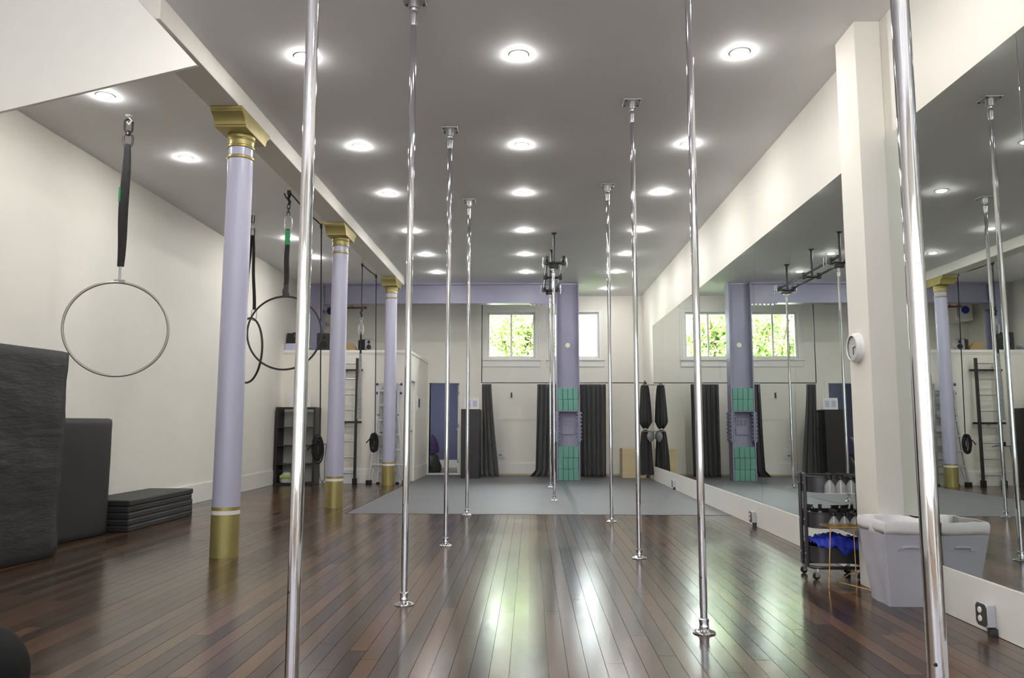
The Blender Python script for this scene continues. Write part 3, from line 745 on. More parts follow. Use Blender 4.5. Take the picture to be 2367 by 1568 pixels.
# ---- black foam mats by the left wall
def pad_mesh(x0, x1, y0, y1, z0, z1, rot, seed, amp=0.012, nx=6, ny=22, nz=22):
    """padded slab with softly wrinkled skin, turned about its base centre"""
    cx, cy = (x0 + x1) / 2, (y0 + y1) / 2
    bm = bmesh.new()
    bmesh.ops.create_cube(bm, size=1.0)
    bmesh.ops.subdivide_edges(bm, edges=bm.edges[:], cuts=20, use_grid_fill=True)
    rnd = random.Random(seed); ph_ = [rnd.uniform(0, 6.28) for _ in range(8)]
    lx, ly, lz = x1 - x0, y1 - y0, z1 - z0
    for v in bm.verts:
        p = v.co.copy(); q = Vector((p.x * lx, p.y * ly, p.z * lz))
        # round the edges
        rr = 0.028
        lim = Vector((lx / 2 - rr, ly / 2 - rr, lz / 2 - rr))
        core = Vector((max(-lim.x, min(lim.x, q.x)), max(-lim.y, min(lim.y, q.y)), max(-lim.z, min(lim.z, q.z))))
        d = q - core
        if d.length > 1e-6: q = core + d.normalized() * rr
        n = (q - core * 0.98); n = n.normalized() if n.length > 0 else Vector((0, 0, 1))
        wob = amp * (math.sin(q.z * 11 + q.y * 3 + ph_[0]) * 0.5 + math.sin(q.y * 17 + q.z * 7 + ph_[1]) * 0.3 + math.sin(q.z * 31 + q.y * 9 + ph_[2]) * 0.25)
        if p.z > -0.49: q.x += wob * (1 if p.x > 0 else -1)
        v.co = q
    mb = MB(); c, s = math.cos(rot), math.sin(rot)
    bm.verts.ensure_lookup_table()
    vs = [(cx + v.co.x * c - v.co.y * s, cy + v.co.x * s + v.co.y * c, z0 + lz / 2 + v.co.z) for v in bm.verts]
    mb.add(vs, [[vv.index for vv in f.verts] for f in bm.faces]); bm.free()
    return mb
o = pad_mesh(-4.53, -4.2, 4.75, 6.72, 0, 1.77, -0.12, 3, 0.010).build('crash_mat', 'vinyl_black', None, (-4.36, 5.7, 0), smooth=60)
tag(o, 'tall thick black crash mat with wrinkled cover at the left edge', 'crash mat')
t = thing('crash_mat', 'lower smooth black crash mat standing beside the folded mats', 'crash mat', (-4.52, 7.5, 0))
pad_mesh(-4.66, -4.46, 6.86, 8.03, 0, 1.19, -0.14, 5, 0.002).build('pad', 'vinyl_smooth', t, smooth=60)
t = thing('folding_mat', 'black folding mat lying folded in layers along the left wall', 'folding mat', (-4.52, 8.9, 0))
zz = 0.0
for k in range(5):
    dx = random.uniform(-.008, .008)
    pm = MB().box(-4.80 + dx, -4.235 + dx, 8.14, 9.68, zz, zz + 0.064).build('panel', 'vinyl_smooth', t, bevel=0.014, seg=3)
    if k < 4:
        MB().box(-4.79, -4.24 + dx, 8.15, 9.67, zz + 0.060, zz + 0.069).build('fold_seam', 'rubber_black', t)
    zz += 0.067
# dark cushion at the lower left corner of the photo
prof = [(0.0001, 0.0), (0.2, 0.0)] + [(0.335 * math.cos(a) ** 0.6, 0.17 + (0.205 if a > 0 else 0.165) * math.sin(a)) for a in [-1.25 + k * 0.14 for k in range(20)]] + [(0.0001, 0.3755)]
o = MB().lathe(prof, (-2.25, 2.92, 0), 64, cap=False).build('floor_cushion', 'cushion_black', None, (-2.25, 2.92, 0), smooth=60)
tag(o, 'round black cushion on the floor at the lower left corner', 'cushion')

# ---- cube shelves
def cube_shelf(x0, y0, wx, dy, h, label, group, face='y', back=False, zb=0.0):
    """two columns of four cells, opening along face axis"""
    t = thing('cube_shelf', label, 'shelf', (x0 + wx / 2, y0 + dy / 2, 0), group)
    t.location.z = zb
    th, ti = 0.038, 0.016
    def B(a0, a1, z0, z1, nm):
        if face == 'y': MB().box(x0 + a0, x0 + a1, y0, y0 + dy, z0, z1).build(nm, 'blackwood', t, bevel=0.002, seg=1)
        else: MB().box(x0, x0 + wx, y0 + a0, y0 + a1, z0, z1).build(nm, 'blackwood', t, bevel=0.002, seg=1)
    L = wx if face == 'y' else dy
    B(0, th, 0, h, 'side_panel'); B(L - th, L, 0, h, 'side_panel')
    B(th, L - th, h - th, h, 'top_panel'); B(th, L - th, 0, th, 'bottom_panel')
    cell = (h - 2 * th) / 4
    for k in range(4):
        B(L / 2 - ti / 2, L / 2 + ti / 2, th + k * cell + (ti / 2 if k else 0), th + (k + 1) * cell - (ti / 2 if k < 3 else 0), 'divider')
    for k in range(1, 4):
        B(th, L - th, th + k * cell - ti / 2, th + k * cell + ti / 2, 'shelf_board')
    if back:
        MB().box(x0, x0 + 0.012, y0 + th, y0 + dy - th, th, h - th).build('back_panel', 'blackwood', t)
        for k in range(4):
            for a0, a1 in ((th + 0.003, L / 2 - ti / 2 - 0.003), (L / 2 + ti / 2 + 0.003, L - th - 0.003)):
                MB().box(x0 + wx - 0.03, x0 + wx - 0.01, y0 + a0, y0 + a1, th + k * cell + 0.011, th + (k + 1) * cell - 0.011).build('insert_door', 'blackwood', t, bevel=0.002, seg=1)
    return t
cube_shelf(-4.80, 14.42, 0.75, 0.39, 1.45, 'black open cube shelf against the loft wall, behind the nearest left pole', 'black cube shelves')
cube_shelf(-1.48, 16.33, 0.39, 0.77, 1.45, 'black cube cabinet standing end on beside the open doorway', 'black cube shelves', 'x', True, 0.0033)
# bag in the bottom cell
t = thing('plastic_bag', 'crumpled clear bag with a lime strip in the bottom cell of the cube shelf', 'bag', (-4.6, 14.55, 0.04))
pts = []
rnd = random.Random(4)
for j in range(7):
    for i in range(16):
        a = 2 * PI * i / 16; rr = [0.13, 0.145, 0.14, 0.12, 0.10, 0.06, 0.02][j] * (1 + rnd.uniform(-.12, .12))
        pts.append((-4.60 + rr * math.cos(a), 14.57 + 0.7 * rr * math.sin(a), 0.039 + [0.0, 0.04, 0.09, 0.13, 0.16, 0.19, 0.21][j]))
MB().grid(pts, 16, 7, True).build('bag_body', 'plastic_bag', t, smooth=60)
MB().box(-4.70, -4.50, 14.455, 14.475, 0.13, 0.175).build('lime_strip', 'lime', t)
# frames
def frame(x0, x1, y, z0, z1, label, prints, lean=0.06, fr='trim_paint'):
    t = thing('picture_frame', label, 'picture frame', ((x0 + x1) / 2, y, z0))
    f = 0.025
    def sh(mb):
        mb.v = [(v[0], v[1] + (v[2] - z0) * lean, v[2]) for v in mb.v]; return mb
    sh(MB().box(x0, x0 + f, y, y + 0.018, z0, z1).box(x1 - f, x1, y, y + 0.018, z0, z1).box(x0 + f, x1 - f, y, y + 0.018, z0, z0 + f).box(x0 + f, x1 - f, y, y + 0.018, z1 - f, z1)).build('frame', fr, t, smooth=0)
    sh(MB().box(x0 + f, x1 - f, y + 0.008, y + 0.014, z0 + f, z1 - f)).build('mount', 'clock_white', t, smooth=0)
    for (a, b_, c, d) in prints:
        pr = sh(MB().box(a, b_, y + 0.006, y + 0.008, c, d)).build('print', 'print_paper', t, smooth=0)
        for k in range(5):
            zz = c + (d - c) * (0.2 + 0.15 * k)
            sh(MB().box(a + (b_ - a) * 0.15, b_ - (b_ - a) * (0.15 + 0.1 * (k % 2)), y + 0.0045, y + 0.006, zz, zz + 0.008)).build('print_line', 'print_ink', pr, smooth=0)
frame(-4.62, -4.20, 14.60, 1.451, 1.72, 'white framed notice standing on the open cube shelf', [(-4.53, -4.30, 1.50, 1.67)])
frame(-1.42, -1.11, 16.46, 1.4545, 1.70, 'white framed pair of prints standing on the black cabinet by the doorway', [(-1.39, -1.275, 1.49, 1.65), (-1.255, -1.14, 1.49, 1.65)])

# ---- wall ladder
t = thing('wall_ladder', 'tall ladder with black rails and silver rungs fixed to the loft wall', 'ladder', (-3.51, 14.72, 0))
for x in (-3.735, -3.35):
    rl = MB().box(x - 0.025, x + 0.025, 14.70, 14.745, 0.02, 2.40).build('rail', 'black_steel', t, bevel=0.005)
    MB().box(x - 0.04, x + 0.04, 14.68, 14.765, 0, 0.11).build('foot', 'rubber_black', rl, bevel=0.01)
for k in range(8):
    MB().cyl((-3.71, 14.722, 0.205 + k * 0.2985), (-3.375, 14.722, 0.205 + k * 0.2985), 0.0145, n=12).build('rung', 'bright_aluminium', t)
for z in (1.17, 2.17):
    MB().box(-3.86, -3.25, 14.75, 14.78, z - 0.02, z + 0.02).box(-3.60, -3.56, 14.78, YP, z - 0.02, z + 0.02).build('wall_bracket', 'black_steel', t)

# ---- aluminium folding ladder behind the farthest column
t = thing('folding_ladder', 'aluminium folding ladder with purple knobs behind the farthest lavender column', 'ladder', (-2.73, 14.75, 0))
yb = 14.80; yf = 14.73
for s in (-1, 1):
    cx = -2.735
    MB().obox((cx + s * 0.345, yf, 0.05), (cx + s * 0.19, yf, 1.32), 0.035, 0.036, (0, 1, 0)).obox((cx + s * 0.19, yf, 1.30), (cx + s * 0.185, yf, 1.78), 0.035, 0.036, (0, 1, 0)).build('outer_rail', 'bright_aluminium', t)
    MB().obox((cx + s * 0.185, yb, 0.03), (cx + s * 0.165, yb, 1.92), 0.028, 0.035, (0, 1, 0)).build('inner_rail', 'bright_aluminium', t)
    MB().box(cx + s * 0.345 - 0.055, cx + s * 0.345 + 0.055, yf - 0.035, yf + 0.04, 0, 0.075).build('rubber_foot', 'rubber_black', t, bevel=0.008)
    MB().box(cx + s * 0.185 - 0.03, cx + s * 0.185 + 0.03, yb - 0.028, yb + 0.028, 0, 0.035).build('rubber_foot', 'rubber_black', t, bevel=0.006)
    MB().obox((cx + s * 0.30, yf, 0.12), (cx + s * 0.22, yf, 0.34), 0.02, 0.02, (0, 1, 0)).build('brace', 'bright_aluminium', t)
    for z, off in ((1.90, 0.205), (1.73, 0.20)):
        MB().cyl((cx + s * (off - 0.035), yb - 0.01, z), (cx + s * (off + 0.02), yb - 0.01, z), 0.010, n=8).build('knob_stem', 'bright_aluminium', t)
        MB().lathe([(0.0, -0.02), (0.022, -0.018), (0.028, 0), (0.022, 0.018), (0.0, 0.02)], (cx + s * (off + 0.03), yb - 0.01, z), 14, 'x', False).build('knob', 'bulb_purple', t)
for k in range(6):
    z = 0.37 + k * 0.28
    hw = 0.345 + (0.19 - 0.345) * min(1, (z - 0.05) / 1.27)
    MB().box(-2.735 - hw, -2.735 + hw, yf - 0.012, yf + 0.022, z - 0.019, z + 0.019).build('rung', 'bright_aluminium', t, bevel=0.005)
for k in range(7):
    z = 0.22 + k * 0.26
    MB().box(-2.735 - 0.175, -2.735 + 0.175, yb - 0.008, yb + 0.016, z - 0.013, z + 0.013).build('inner_rung', 'bright_aluminium', t, bevel=0.004)
# cables at the loft wall
o = MB().tube([(-4.035, 14.80, 0.76), (-3.9, 14.79, 0.74), (-3.7, 14.80, 0.75), (-3.6, 14.81, 0.73)], 0.006, 6).tube([(-3.93, 14.8, 0.74), (-3.95, 14.78, 0.4), (-3.92, 14.7, 0.1), (-3.97, 14.7, 0.012)], 0.006, 6).tube([(-4.03, 14.66, 0.4), (-3.98, 14.6, 0.1), (-3.9, 14.62, 0.012)], 0.005, 6).box(-3.84, -3.78, 14.77, 14.82, 0.74, 0.82).build('power_cable', 'wire_black', None, (-3.95, 14.7, 0))
tag(o, 'thin black cables and plug trailing down the wall beside the open cube shelf', 'cable')

# ---- things on the loft ledge
def speaker(cx, cy, z, wd, dp, h, rot, label, style):
    t = thing('speaker', label, 'speaker', (cx, cy, z), 'speakers on the loft ledge')
    t.rotation_euler = (0, 0, rot)
    ORG[t.name] = Vector((0, 0, 0))
    MB().box(-wd / 2, wd / 2, -dp / 2, dp / 2, 0, h).build('cabinet', 'plastic_black', t, bevel=0.012, seg=3)
    ring = 'silver_plastic' if style == 'silver' else 'speaker_cone'
    if style == 'silver':
        MB().box(-wd / 2 + 0.008, wd / 2 - 0.008, -dp / 2 - 0.006, -dp / 2, 0.008, h - 0.008).build('face_plate', 'silver_plastic', t, bevel=0.004)
    for zc, r in ((h * 0.30, min(wd, h) * 0.34), (h * 0.74, min(wd, h) * 0.2)):
        w_ = MB().lathe([(r * 1.12, 0.0), (r * 1.12, -0.008), (r, -0.010), (r * 0.55, 0.0), (r * 0.3, -0.002), (0.0001, -0.006)], (0, -dp / 2 - 0.006, zc), 24, 'y', False).build('driver', ring, t)
        MB().lathe([(r * 0.9, -0.011), (r * 0.5, -0.003), (0.0001, -0.009)], (0, -dp / 2 - 0.006, zc), 24, 'y', False).build('cone', 'rubber_black', w_)
    return t
ZL = ZP + 0.001
speaker(-4.07, 15.0, ZL, 0.27, 0.22, 0.34, 0.06, 'larger black speaker on the loft ledge, left of the middle column', 'dark')
speaker(-3.27, 15.0, ZL, 0.17, 0.25, 0.215, 0.75, 'small black speaker with silver front on the loft ledge, right of the middle column', 'silver')
t = thing('amplifier', 'black amplifier stack on the lavender box at the left end of the loft ledge', 'amplifier', (-4.75, 15.0, ZL + 0.135))
zz = ZL + 0.1355
MB().box(-4.80, -4.69, 14.93, 15.1, zz, zz + 0.205).build('left_case', 'plastic_black', t, bevel=0.006)
c_ = MB().box(-4.685, -4.53, 14.91, 15.1, zz, zz + 0.22).build('right_case', 'plastic_black', t, bevel=0.006)
MB().box(-4.655, -4.648, 14.905, 14.91, zz + 0.12, zz + 0.18).build('light_strip', 'silver_plastic', c_)
MB().cyl((-4.60, 14.91, zz + 0.115), (-4.60, 14.904, zz + 0.115), 0.012, n=10).build('light_dot', 'clock_white', c_)
MB().box(-4.62, -4.54, 14.95, 15.04, zz + 0.22, zz + 0.34).build('phone_case', 'plastic_black', t, bevel=0.01)
MB().box(-4.605, -4.585, 14.944, 14.95, zz + 0.24, zz + 0.325).build('phone_screen', 'clock_white', t)
o = MB().box(-4.82, -4.55, 14.88, 15.12, ZL, ZL + 0.135).build('storage_box', 'lavender_box', None, (-4.68, 15.0, ZL), bevel=0.004)
tag(o, 'lavender cardboard box under the amplifier on the loft ledge', 'box')
o = MB()
rnd = random.Random(11)
for k in range(6):
    pts = [( -4.42 + 0.09 * math.cos(a + k) + rnd.uniform(-.02, .02), 15.0 + 0.07 * math.sin(a + k), ZL + 0.012 + 0.012 * k + 0.02 * math.sin(2 * a + k)) for a in [i * PI / 7 for i in range(13)]]
    o.tube(pts, 0.010, 6)
o = o.build('cable_heap', 'cable_grey', None, (-4.4, 15.0, ZL)); tag(o, 'tangle of grey cable on the loft ledge beside the larger speaker', 'cable')
t = MB().prism([(-3.70, ZL), (-3.46, ZL), (-3.46, ZL + 0.045), (-3.49, ZL + 0.10), (-3.545, ZL + 0.155), (-3.70, ZL + 0.165)], 'y', 15.06, 15.16).build('cardboard_box', 'cardboard', None, (-3.58, 15.1, ZL), bevel=0.003)
tag(t, 'brown cardboard piece on the loft ledge behind the middle column', 'cardboard box')
t = MB().cyl((-4.15, 16.5, 3.655), (-3.6, 16.5, 3.655), 0.02, n=12).cyl((-3.62, 16.5, 3.655), (-3.58, 16.5, 3.655), 0.03, n=12).cyl((-3.88, 16.5, 3.655), (-3.85, 16.5, 3.655), 0.026, n=12).cyl((-3.9, 16.5, 3.655), (-3.9, 16.5, H), 0.009, n=8).cyl((-4.12, 16.5, 3.655), (-4.12, 16.5, H), 0.009, n=8).build('red_pipe', 'red_pipe', None, (-3.85, 16.5, 3.64))
tag(t, 'red brown pipe under the ceiling behind the steel beam above the loft', 'pipe')
t = thing('wall_heater', 'white box with a round blue disc high on the loft back wall', 'heater', (-4.45, 17.2, 3.45))
MB().box(-4.66, -4.30, 17.0, YB, 3.42, 3.86).build('case', 'trim_paint', t, bevel=0.01)
MB().cyl((-4.50, 17.0, 3.66), (-4.50, 16.985, 3.66), 0.085, n=28).build('disc', 'fan_blue', t)
MB().box(-4.36, -4.32, 16.996, 17.0, 3.5, 3.8).build('vent', 'cable_grey', t)

# ---- switch plate and panel on the partition side
t = thing('wall_panel', 'white wall control with a dark switch on the partition side wall', 'switch', (XS, 16.05, 1.4))
MB().box(XS, XS + 0.02, 15.82, 16.02, 1.40, 1.72).build('plate', 'clock_white', t, bevel=0.003)
MB().box(XS, XS + 0.03, 16.06, 16.14, 1.48, 1.66).build('switch', 'black_steel', t, bevel=0.004)
o = MB().box(-0.455, -0.425, YB - 0.02, YB, 1.74, 1.85).box(-0.45, -0.43, YB - 0.06, YB - 0.02, 1.74, 1.76).build('coat_hook', 'black_steel', None, (-0.44, YB, 1.74)); tag(o, 'small black hook on the white back wall between the curtains', 'hook')
t = thing('wall_socket', 'white framed wall socket low on the back wall beside the left curtain', 'socket', (-0.68, YB, 0.38))
MB().box(-0.80, -0.58, YB - 0.012, YB, 0.37, 0.60).build('plate', 'trim_paint', t, bevel=0.003)
MB().box(-0.77, -0.61, YB - 0.018, YB - 0.012, 0.40, 0.57).build('inner_plate', 'clock_white', t, bevel=0.002)
MB().box(-0.72, -0.66, YB - 0.024, YB - 0.018, 0.435, 0.455).build('slot', 'black_steel', t)

# ---- curtain rail and curtains
t = thing('curtain_rail', 'thin black curtain rail across the back with a rod up to the ceiling', 'curtain rail', (0.7, 16.7, 2.03))
MB().cyl((-1.07, 16.7, 2.03), (2.46, 16.7, 2.03), 0.010, n=10).build('rail', 'black_steel', t)
MB().cyl((-1.07, 16.7, 2.03), (-1.07, 16.7, H), 0.010, n=10).build('drop_rod', 'black_steel', t)
MB().cyl((2.46, 16.7, 2.03), (2.50, 16.7, 2.03), 0.02, n=12).box(2.45, 2.47, 16.69, 16.71, 2.03, 2.08).build('end_bracket', 'black_steel', t)
def curtain(xa, xb, xa2, xb2, folds, label, seed, kick=0.0):
    """hanging cloth: top from xa to xb on the rail, hem from xa2 to xb2, pooling on the floor"""
    t = thing('curtain', label, 'curtain', ((xa + xb) / 2, 16.7, 0.0035), 'dark grey curtains on the rail')
    nu, nv = 96, 30; pts = []; rnd = random.Random(seed)
    ph_ = [rnd.uniform(0, 6.28) for _ in range(6)]
    for j in range(nv):
        v = j / (nv - 1)            # 0 top, 1 hem
        z = 2.0 - v * 1.975
        for i in range(nu):
            u = i / (nu - 1)
            x0 = xa + (xa2 - xa) * v ** 1.3; x1 = xb + (xb2 - xb) * v ** 1.3
            wv = u + 0.012 * math.sin(u * 2 * PI * folds * 0.5 + ph_[0]) * v
            x = x0 + (x1 - x0) * wv
            amp = 0.028 + 0.045 * v
            y = 16.7 + amp * math.sin(u * 2 * PI * folds + ph_[1] + 0.7 * math.sin(v * 2 + ph_[2])) + 0.4 * amp * math.sin(u * 2 * PI * folds * 2.3 + ph_[3]) + 0.03 * math.sin(v * 5 + ph_[4]) * v
            if v > 0.93:
                s = (v - 0.93) / 0.07; y -= 0.06 * s * (0.5 + 0.5 * math.sin(u * 15 + ph_[5])); x += kick * s * (1 - u) ** 3
            pts.append((x, y, max(z, 0.012)))
    cl_ = MB().grid(pts, nu, nv).build('cloth', 'curtain_cloth', t, smooth=60, solid=0.006)
    for k in range(8):
        xx = xa + (xb - xa) * (k + 0.5) / 8
        MB().tube([(xx, 16.7 + 0.019 * math.sin(a), 2.022 + 0.026 * math.cos(a)) for a in [i * PI / 6 for i in range(12)]], 0.0035, 5, True).build('curtain_ring', 'bright_aluminium', t)
    return t
curtain(-1.06, -0.86, -1.04, -0.68, 3, 'dark grey curtain gathered at the left end of the rail by the cabinet', 2, 0.02)
curtain(0.14, 0.62, 0.10, 0.60, 5, 'dark grey curtain left of the lavender steel column', 5, -0.12)
curtain(1.02, 1.62, 1.02, 1.60, 6, 'dark grey curtain right of the lavender steel column', 9)

# ---- plywood box, hanging fabric
t = thing('plywood_box', 'plain plywood box on the grey mat in the far right corner', 'box', (2.2, 16.85, 0.0035))
MB().box(1.95, 2.45, 16.62, 16.64, 0.0035, 0.6).build('front_panel', 'plywood', t, smooth=0)
MB().box(1.95, 2.45, 17.10, 17.12, 0.0035, 0.6).build('back_panel', 'plywood', t, smooth=0)
MB().box(1.95, 1.97, 16.64, 17.10, 0.0035, 0.6).build('side_panel', 'plywood', t, smooth=0)
MB().box(2.43, 2.45, 16.64, 17.10, 0.0035, 0.6).build('side_panel', 'plywood', t, smooth=0)
MB().box(1.95, 2.45, 16.62, 17.12, 0.6, 0.62).build('top_panel', 'plywood', t, smooth=0)
def bundle(z0, z1, label, seed, rtop, rbot, tail):
    t = thing('fabric_bundle', label, 'fabric', (2.37, 16.07, z0), 'black aerial fabric hung on wall pegs')
    rnd = random.Random(seed); n = 60; m_ = 22; pts = []
    ph_ = [rnd.uniform(0, 6.28) for _ in range(4)]
    for j in range(m_):
        v = j / (m_ - 1); z = z1 + (z0 - z1) * v
        if v < 0.06: r = rtop * (0.35 + 0.65 * math.sqrt(v / 0.06))
        else: r = rtop + (rbot - rtop) * ((v - 0.06) / 0.94) ** 0.8
        if tail and v > 0.86: r *= 1 - 0.55 * ((v - 0.86) / 0.14) ** 1.4
        for i in range(n):
            a = 2 * PI * i / n
            f = 1 + 0.10 * math.sin(9 * a + ph_[0] + v) + 0.06 * math.sin(15 * a + ph_[1]) + 0.03 * math.sin(5 * a + 6 * v)
            pts.append((2.37 + r * f * math.cos(a) * 0.98, 16.07 + 0.62 * r * f * math.sin(a), z + (0.02 * math.sin(4 * a + ph_[2]) if v > 0.9 else 0)))
    mb = MB().grid(pts, n, m_, True); k = len(pts) - n
    mb.f.append(tuple(range(k, k + n))); mb.f.append(tuple(range(n - 1, -1, -1)))
    mb.build('cloth', 'silk_black', t, smooth=70)
    MB().cyl((2.30, 16.0, z1 - 0.03), (XR, 16.0, z1 - 0.03), 0.009, n=10).cyl((XR - 0.004, 16.0, z1 - 0.03), (XR + 0.012, 16.0, z1 - 0.03), 0.025, n=12).build('wall_peg', 'silver_plastic', t)
    return t
bundle(1.06, 1.98, 'upper bundle of black fabric hanging beside the far mirror edge', 3, 0.075, 0.135, True)
bundle(0.12, 1.03, 'lower bundle of black fabric hanging near the floor beside the far mirror edge', 8, 0.085, 0.155, False)
t = thing('mesh_bag', 'small grey mesh bag hanging over the lower black fabric bundle', 'bag', (2.46, 15.95, 0.78))
pts = []
rnd = random.Random(2)
for j in range(8):
    v = j / 7
    for i in range(16):
        a = 2 * PI * i / 16; rr = 0.066 * (0.75 + 0.4 * math.sin(PI * min(1, v * 1.1)) - (0.45 * max(0, v - 0.75) / 0.25)) * (1 + rnd.uniform(-.1, .1))
        pts.append((2.455 + rr * math.cos(a), 15.915 + 0.6 * rr * math.sin(a), 0.985 - v * 0.21))
MB().grid(pts, 16, 8, True).build('pouch', 'mesh_bag', t, smooth=60)
MB().tube([(2.43, 15.915, 0.975), (2.45, 15.96, 1.005), (2.47, 15.96, 1.005), (2.48, 15.915, 0.975)], 0.006, 6).build('drawstring', 'mesh_bag', t)

# ---- clock on the pillar
t = thing('wall_clock', 'round white clock on the room side of the white pillar', 'clock', (2.36, 5.57, 1.58))
cy, cz = 5.575, 1.69
MB().lathe([(0.108, 0.0), (0.108, -0.012), (0.104, -0.018), (0.105, -0.03), (0.098, -0.036), (0.095, -0.048), (0.088, -0.05), (0.086, -0.042)], (2.36, cy, cz), 40, 'x', False).build('rim', 'clock_white', t)
MB().lathe([(0.0001, -0.034), (0.087, -0.034)], (2.36, cy, cz), 40, 'x', False).build('dial', 'clock_face', t)
MB().box(2.322, 2.326, cy - 0.003, cy + 0.003, cz - 0.05, cz + 0.004).build('minute_hand', 'grey_steel', t)
MB().obox((2.324, cy, cz), (2.324, cy - 0.036, cz + 0.006), 0.007, 0.004, (1, 0, 0)).build('hour_hand', 'grey_steel', t)
for k in range(12):
    a = k * PI / 6
    MB().obox((2.3255, cy + 0.068 * math.sin(a), cz + 0.068 * math.cos(a)), (2.3255, cy + 0.079 * math.sin(a), cz + 0.079 * math.cos(a)), 0.004, 0.001, (1, 0, 0)).build('hour_mark', 'cable_grey', t)

# ---- socket boxes low on the mirror wall
def socket(y, label):
    t = thing('socket_box', label, 'socket', (XR - 0.012, y, 0), 'metal socket boxes on the mirror wall')
    x1 = XR - 0.012; x0 = x1 - 0.05
    MB().box(x0, x1, y - 0.05, y + 0.05, 0.045, 0.165).build('box', 'outlet_box', t, bevel=0.004)
    oc = 0.018
    poly = [(y - 0.05 + oc, 0.045), (y + 0.05 - oc, 0.045), (y + 0.05, 0.045 + oc), (y + 0.05, 0.165 - oc), (y + 0.05 - oc, 0.165), (y - 0.05 + oc, 0.165), (y - 0.05, 0.165 - oc), (y - 0.05, 0.045 + oc)]
    c_ = MB().prism(poly, 'x', x0 - 0.004, x0).build('cover', 'outlet_steel', t, smooth=0)
    for zc in (0.083, 0.129):
        s_ = MB().lathe([(0.0001, -0.009), (0.015, -0.009), (0.017, -0.004)], (x0, y + 0.008, zc), 16, 'x', False).build('receptacle', 'clock_white', c_)
    MB().cyl((x0 - 0.004, y + 0.008, 0.106), (x0 - 0.006, y + 0.008, 0.106), 0.003, n=8).build('screw', 'bright_aluminium', c_)
    MB().cyl((x1 - 0.022, y - 0.02, 0.0), (x1 - 0.022, y - 0.02, 0.045), 0.012, n=10).box(x1 - 0.04, x1, y - 0.06, y - 0.03, 0.0, 0.04).build('conduit', 'grey_steel', t)
socket(4.42, 'metal socket box near the floor at the lower right corner')
socket(8.89, 'metal socket box on the wall base below the middle of the long mirror')
socket(13.74, 'metal socket box on the wall base beside the grey dance mat')

# ---- trolley
t = thing('trolley', 'dark grey three tier trolley with round cornered trays beside the white pillar', 'trolley', (2.30, 6.02, 0))
TX0, TX1, TY0, TY1 = 2.085, 2.505, 5.86, 6.18
def rrect(x0, x1, y0, y1, r, n=6):
    pts = []
    for (cx, cy, a0) in ((x1 - r, y1 - r, 0), (x0 + r, y1 - r, PI / 2), (x0 + r, y0 + r, PI), (x1 - r, y0 + r, 1.5 * PI)):
        for k in range(n + 1):
            a = a0 + PI / 2 * k / n; pts.append((cx + r * math.cos(a), cy + r * math.sin(a)))
    return pts
for zr, zb_ in ((0.752, 0.635), (0.485, 0.372), (0.235, 0.122)):
    out = rrect(TX0, TX1, TY0, TY1, 0.09); n = len(out)
    inn = rrect(TX0 + 0.006, TX1 - 0.006, TY0 + 0.006, TY1 - 0.006, 0.085)
    vs = [(p[0], p[1], zb_) for p in out] + [(p[0], p[1], zr) for p in out] + [(p[0], p[1], zr) for p in inn] + [(p[0], p[1], zb_ + 0.006) for p in inn]
    mb = MB(); fs = []
    for a in range(3):
        for k in range(n): fs.append((a * n + k, a * n + (k + 1) % n, (a + 1) * n + (k + 1) % n, (a + 1) * n + k))
    fs.append(tuple(range(n - 1, -1, -1))); fs.append(tuple(3 * n + k for k in range(n)))
    tray = mb.add(vs, fs).build('tray', 'grey_steel', t)
    MB().tube([(p[0], p[1], zr) for p in out], 0.005, 6, True).build('rim', 'grey_steel', tray)
for x in (TX0 - 0.014, TX1 + 0.003):
    for y in (TY0 + 0.11, TY1 - 0.11):
        p_ = MB().box(x - 0.006, x + 0.012, y - 0.022, y + 0.022, 0.085, 0.775).build('post', 'grey_steel', t, bevel=0.004)
        for z in (0.70, 0.43, 0.18):
            MB().cyl((x - 0.006, y, z), (x - 0.010, y, z), 0.006, n=8).build('screw', 'bright_aluminium', p_)
base = [(p[0], p[1], 0.085) for p in rrect(TX0 + 0.0, TX1 - 0.01, TY0 + 0.03, TY1 - 0.03, 0.07)]
MB().tube(base, 0.012, 8, True).build('base_frame', 'grey_steel', t)
for x in (TX0 + 0.035, TX1 - 0.055):
    for y in (TY0 + 0.03, TY1 - 0.03):
        c_ = MB().lathe([(0.004, -0.011), (0.022, -0.011), (0.026, -0.007), (0.026, 0.007), (0.022, 0.011), (0.004, 0.011)], (x - 0.012, y, 0.026), 20, 'y').build('caster_wheel', 'rubber_black', t)
        MB().cyl((x, y, 0.05), (x, y, 0.078), 0.012, n=10).box(x - 0.022, x + 0.006, y - 0.016, y - 0.012, 0.02, 0.056).box(x - 0.022, x + 0.006, y + 0.012, y + 0.016, 0.02, 0.056).build('caster_fork', 'bright_aluminium', c_)

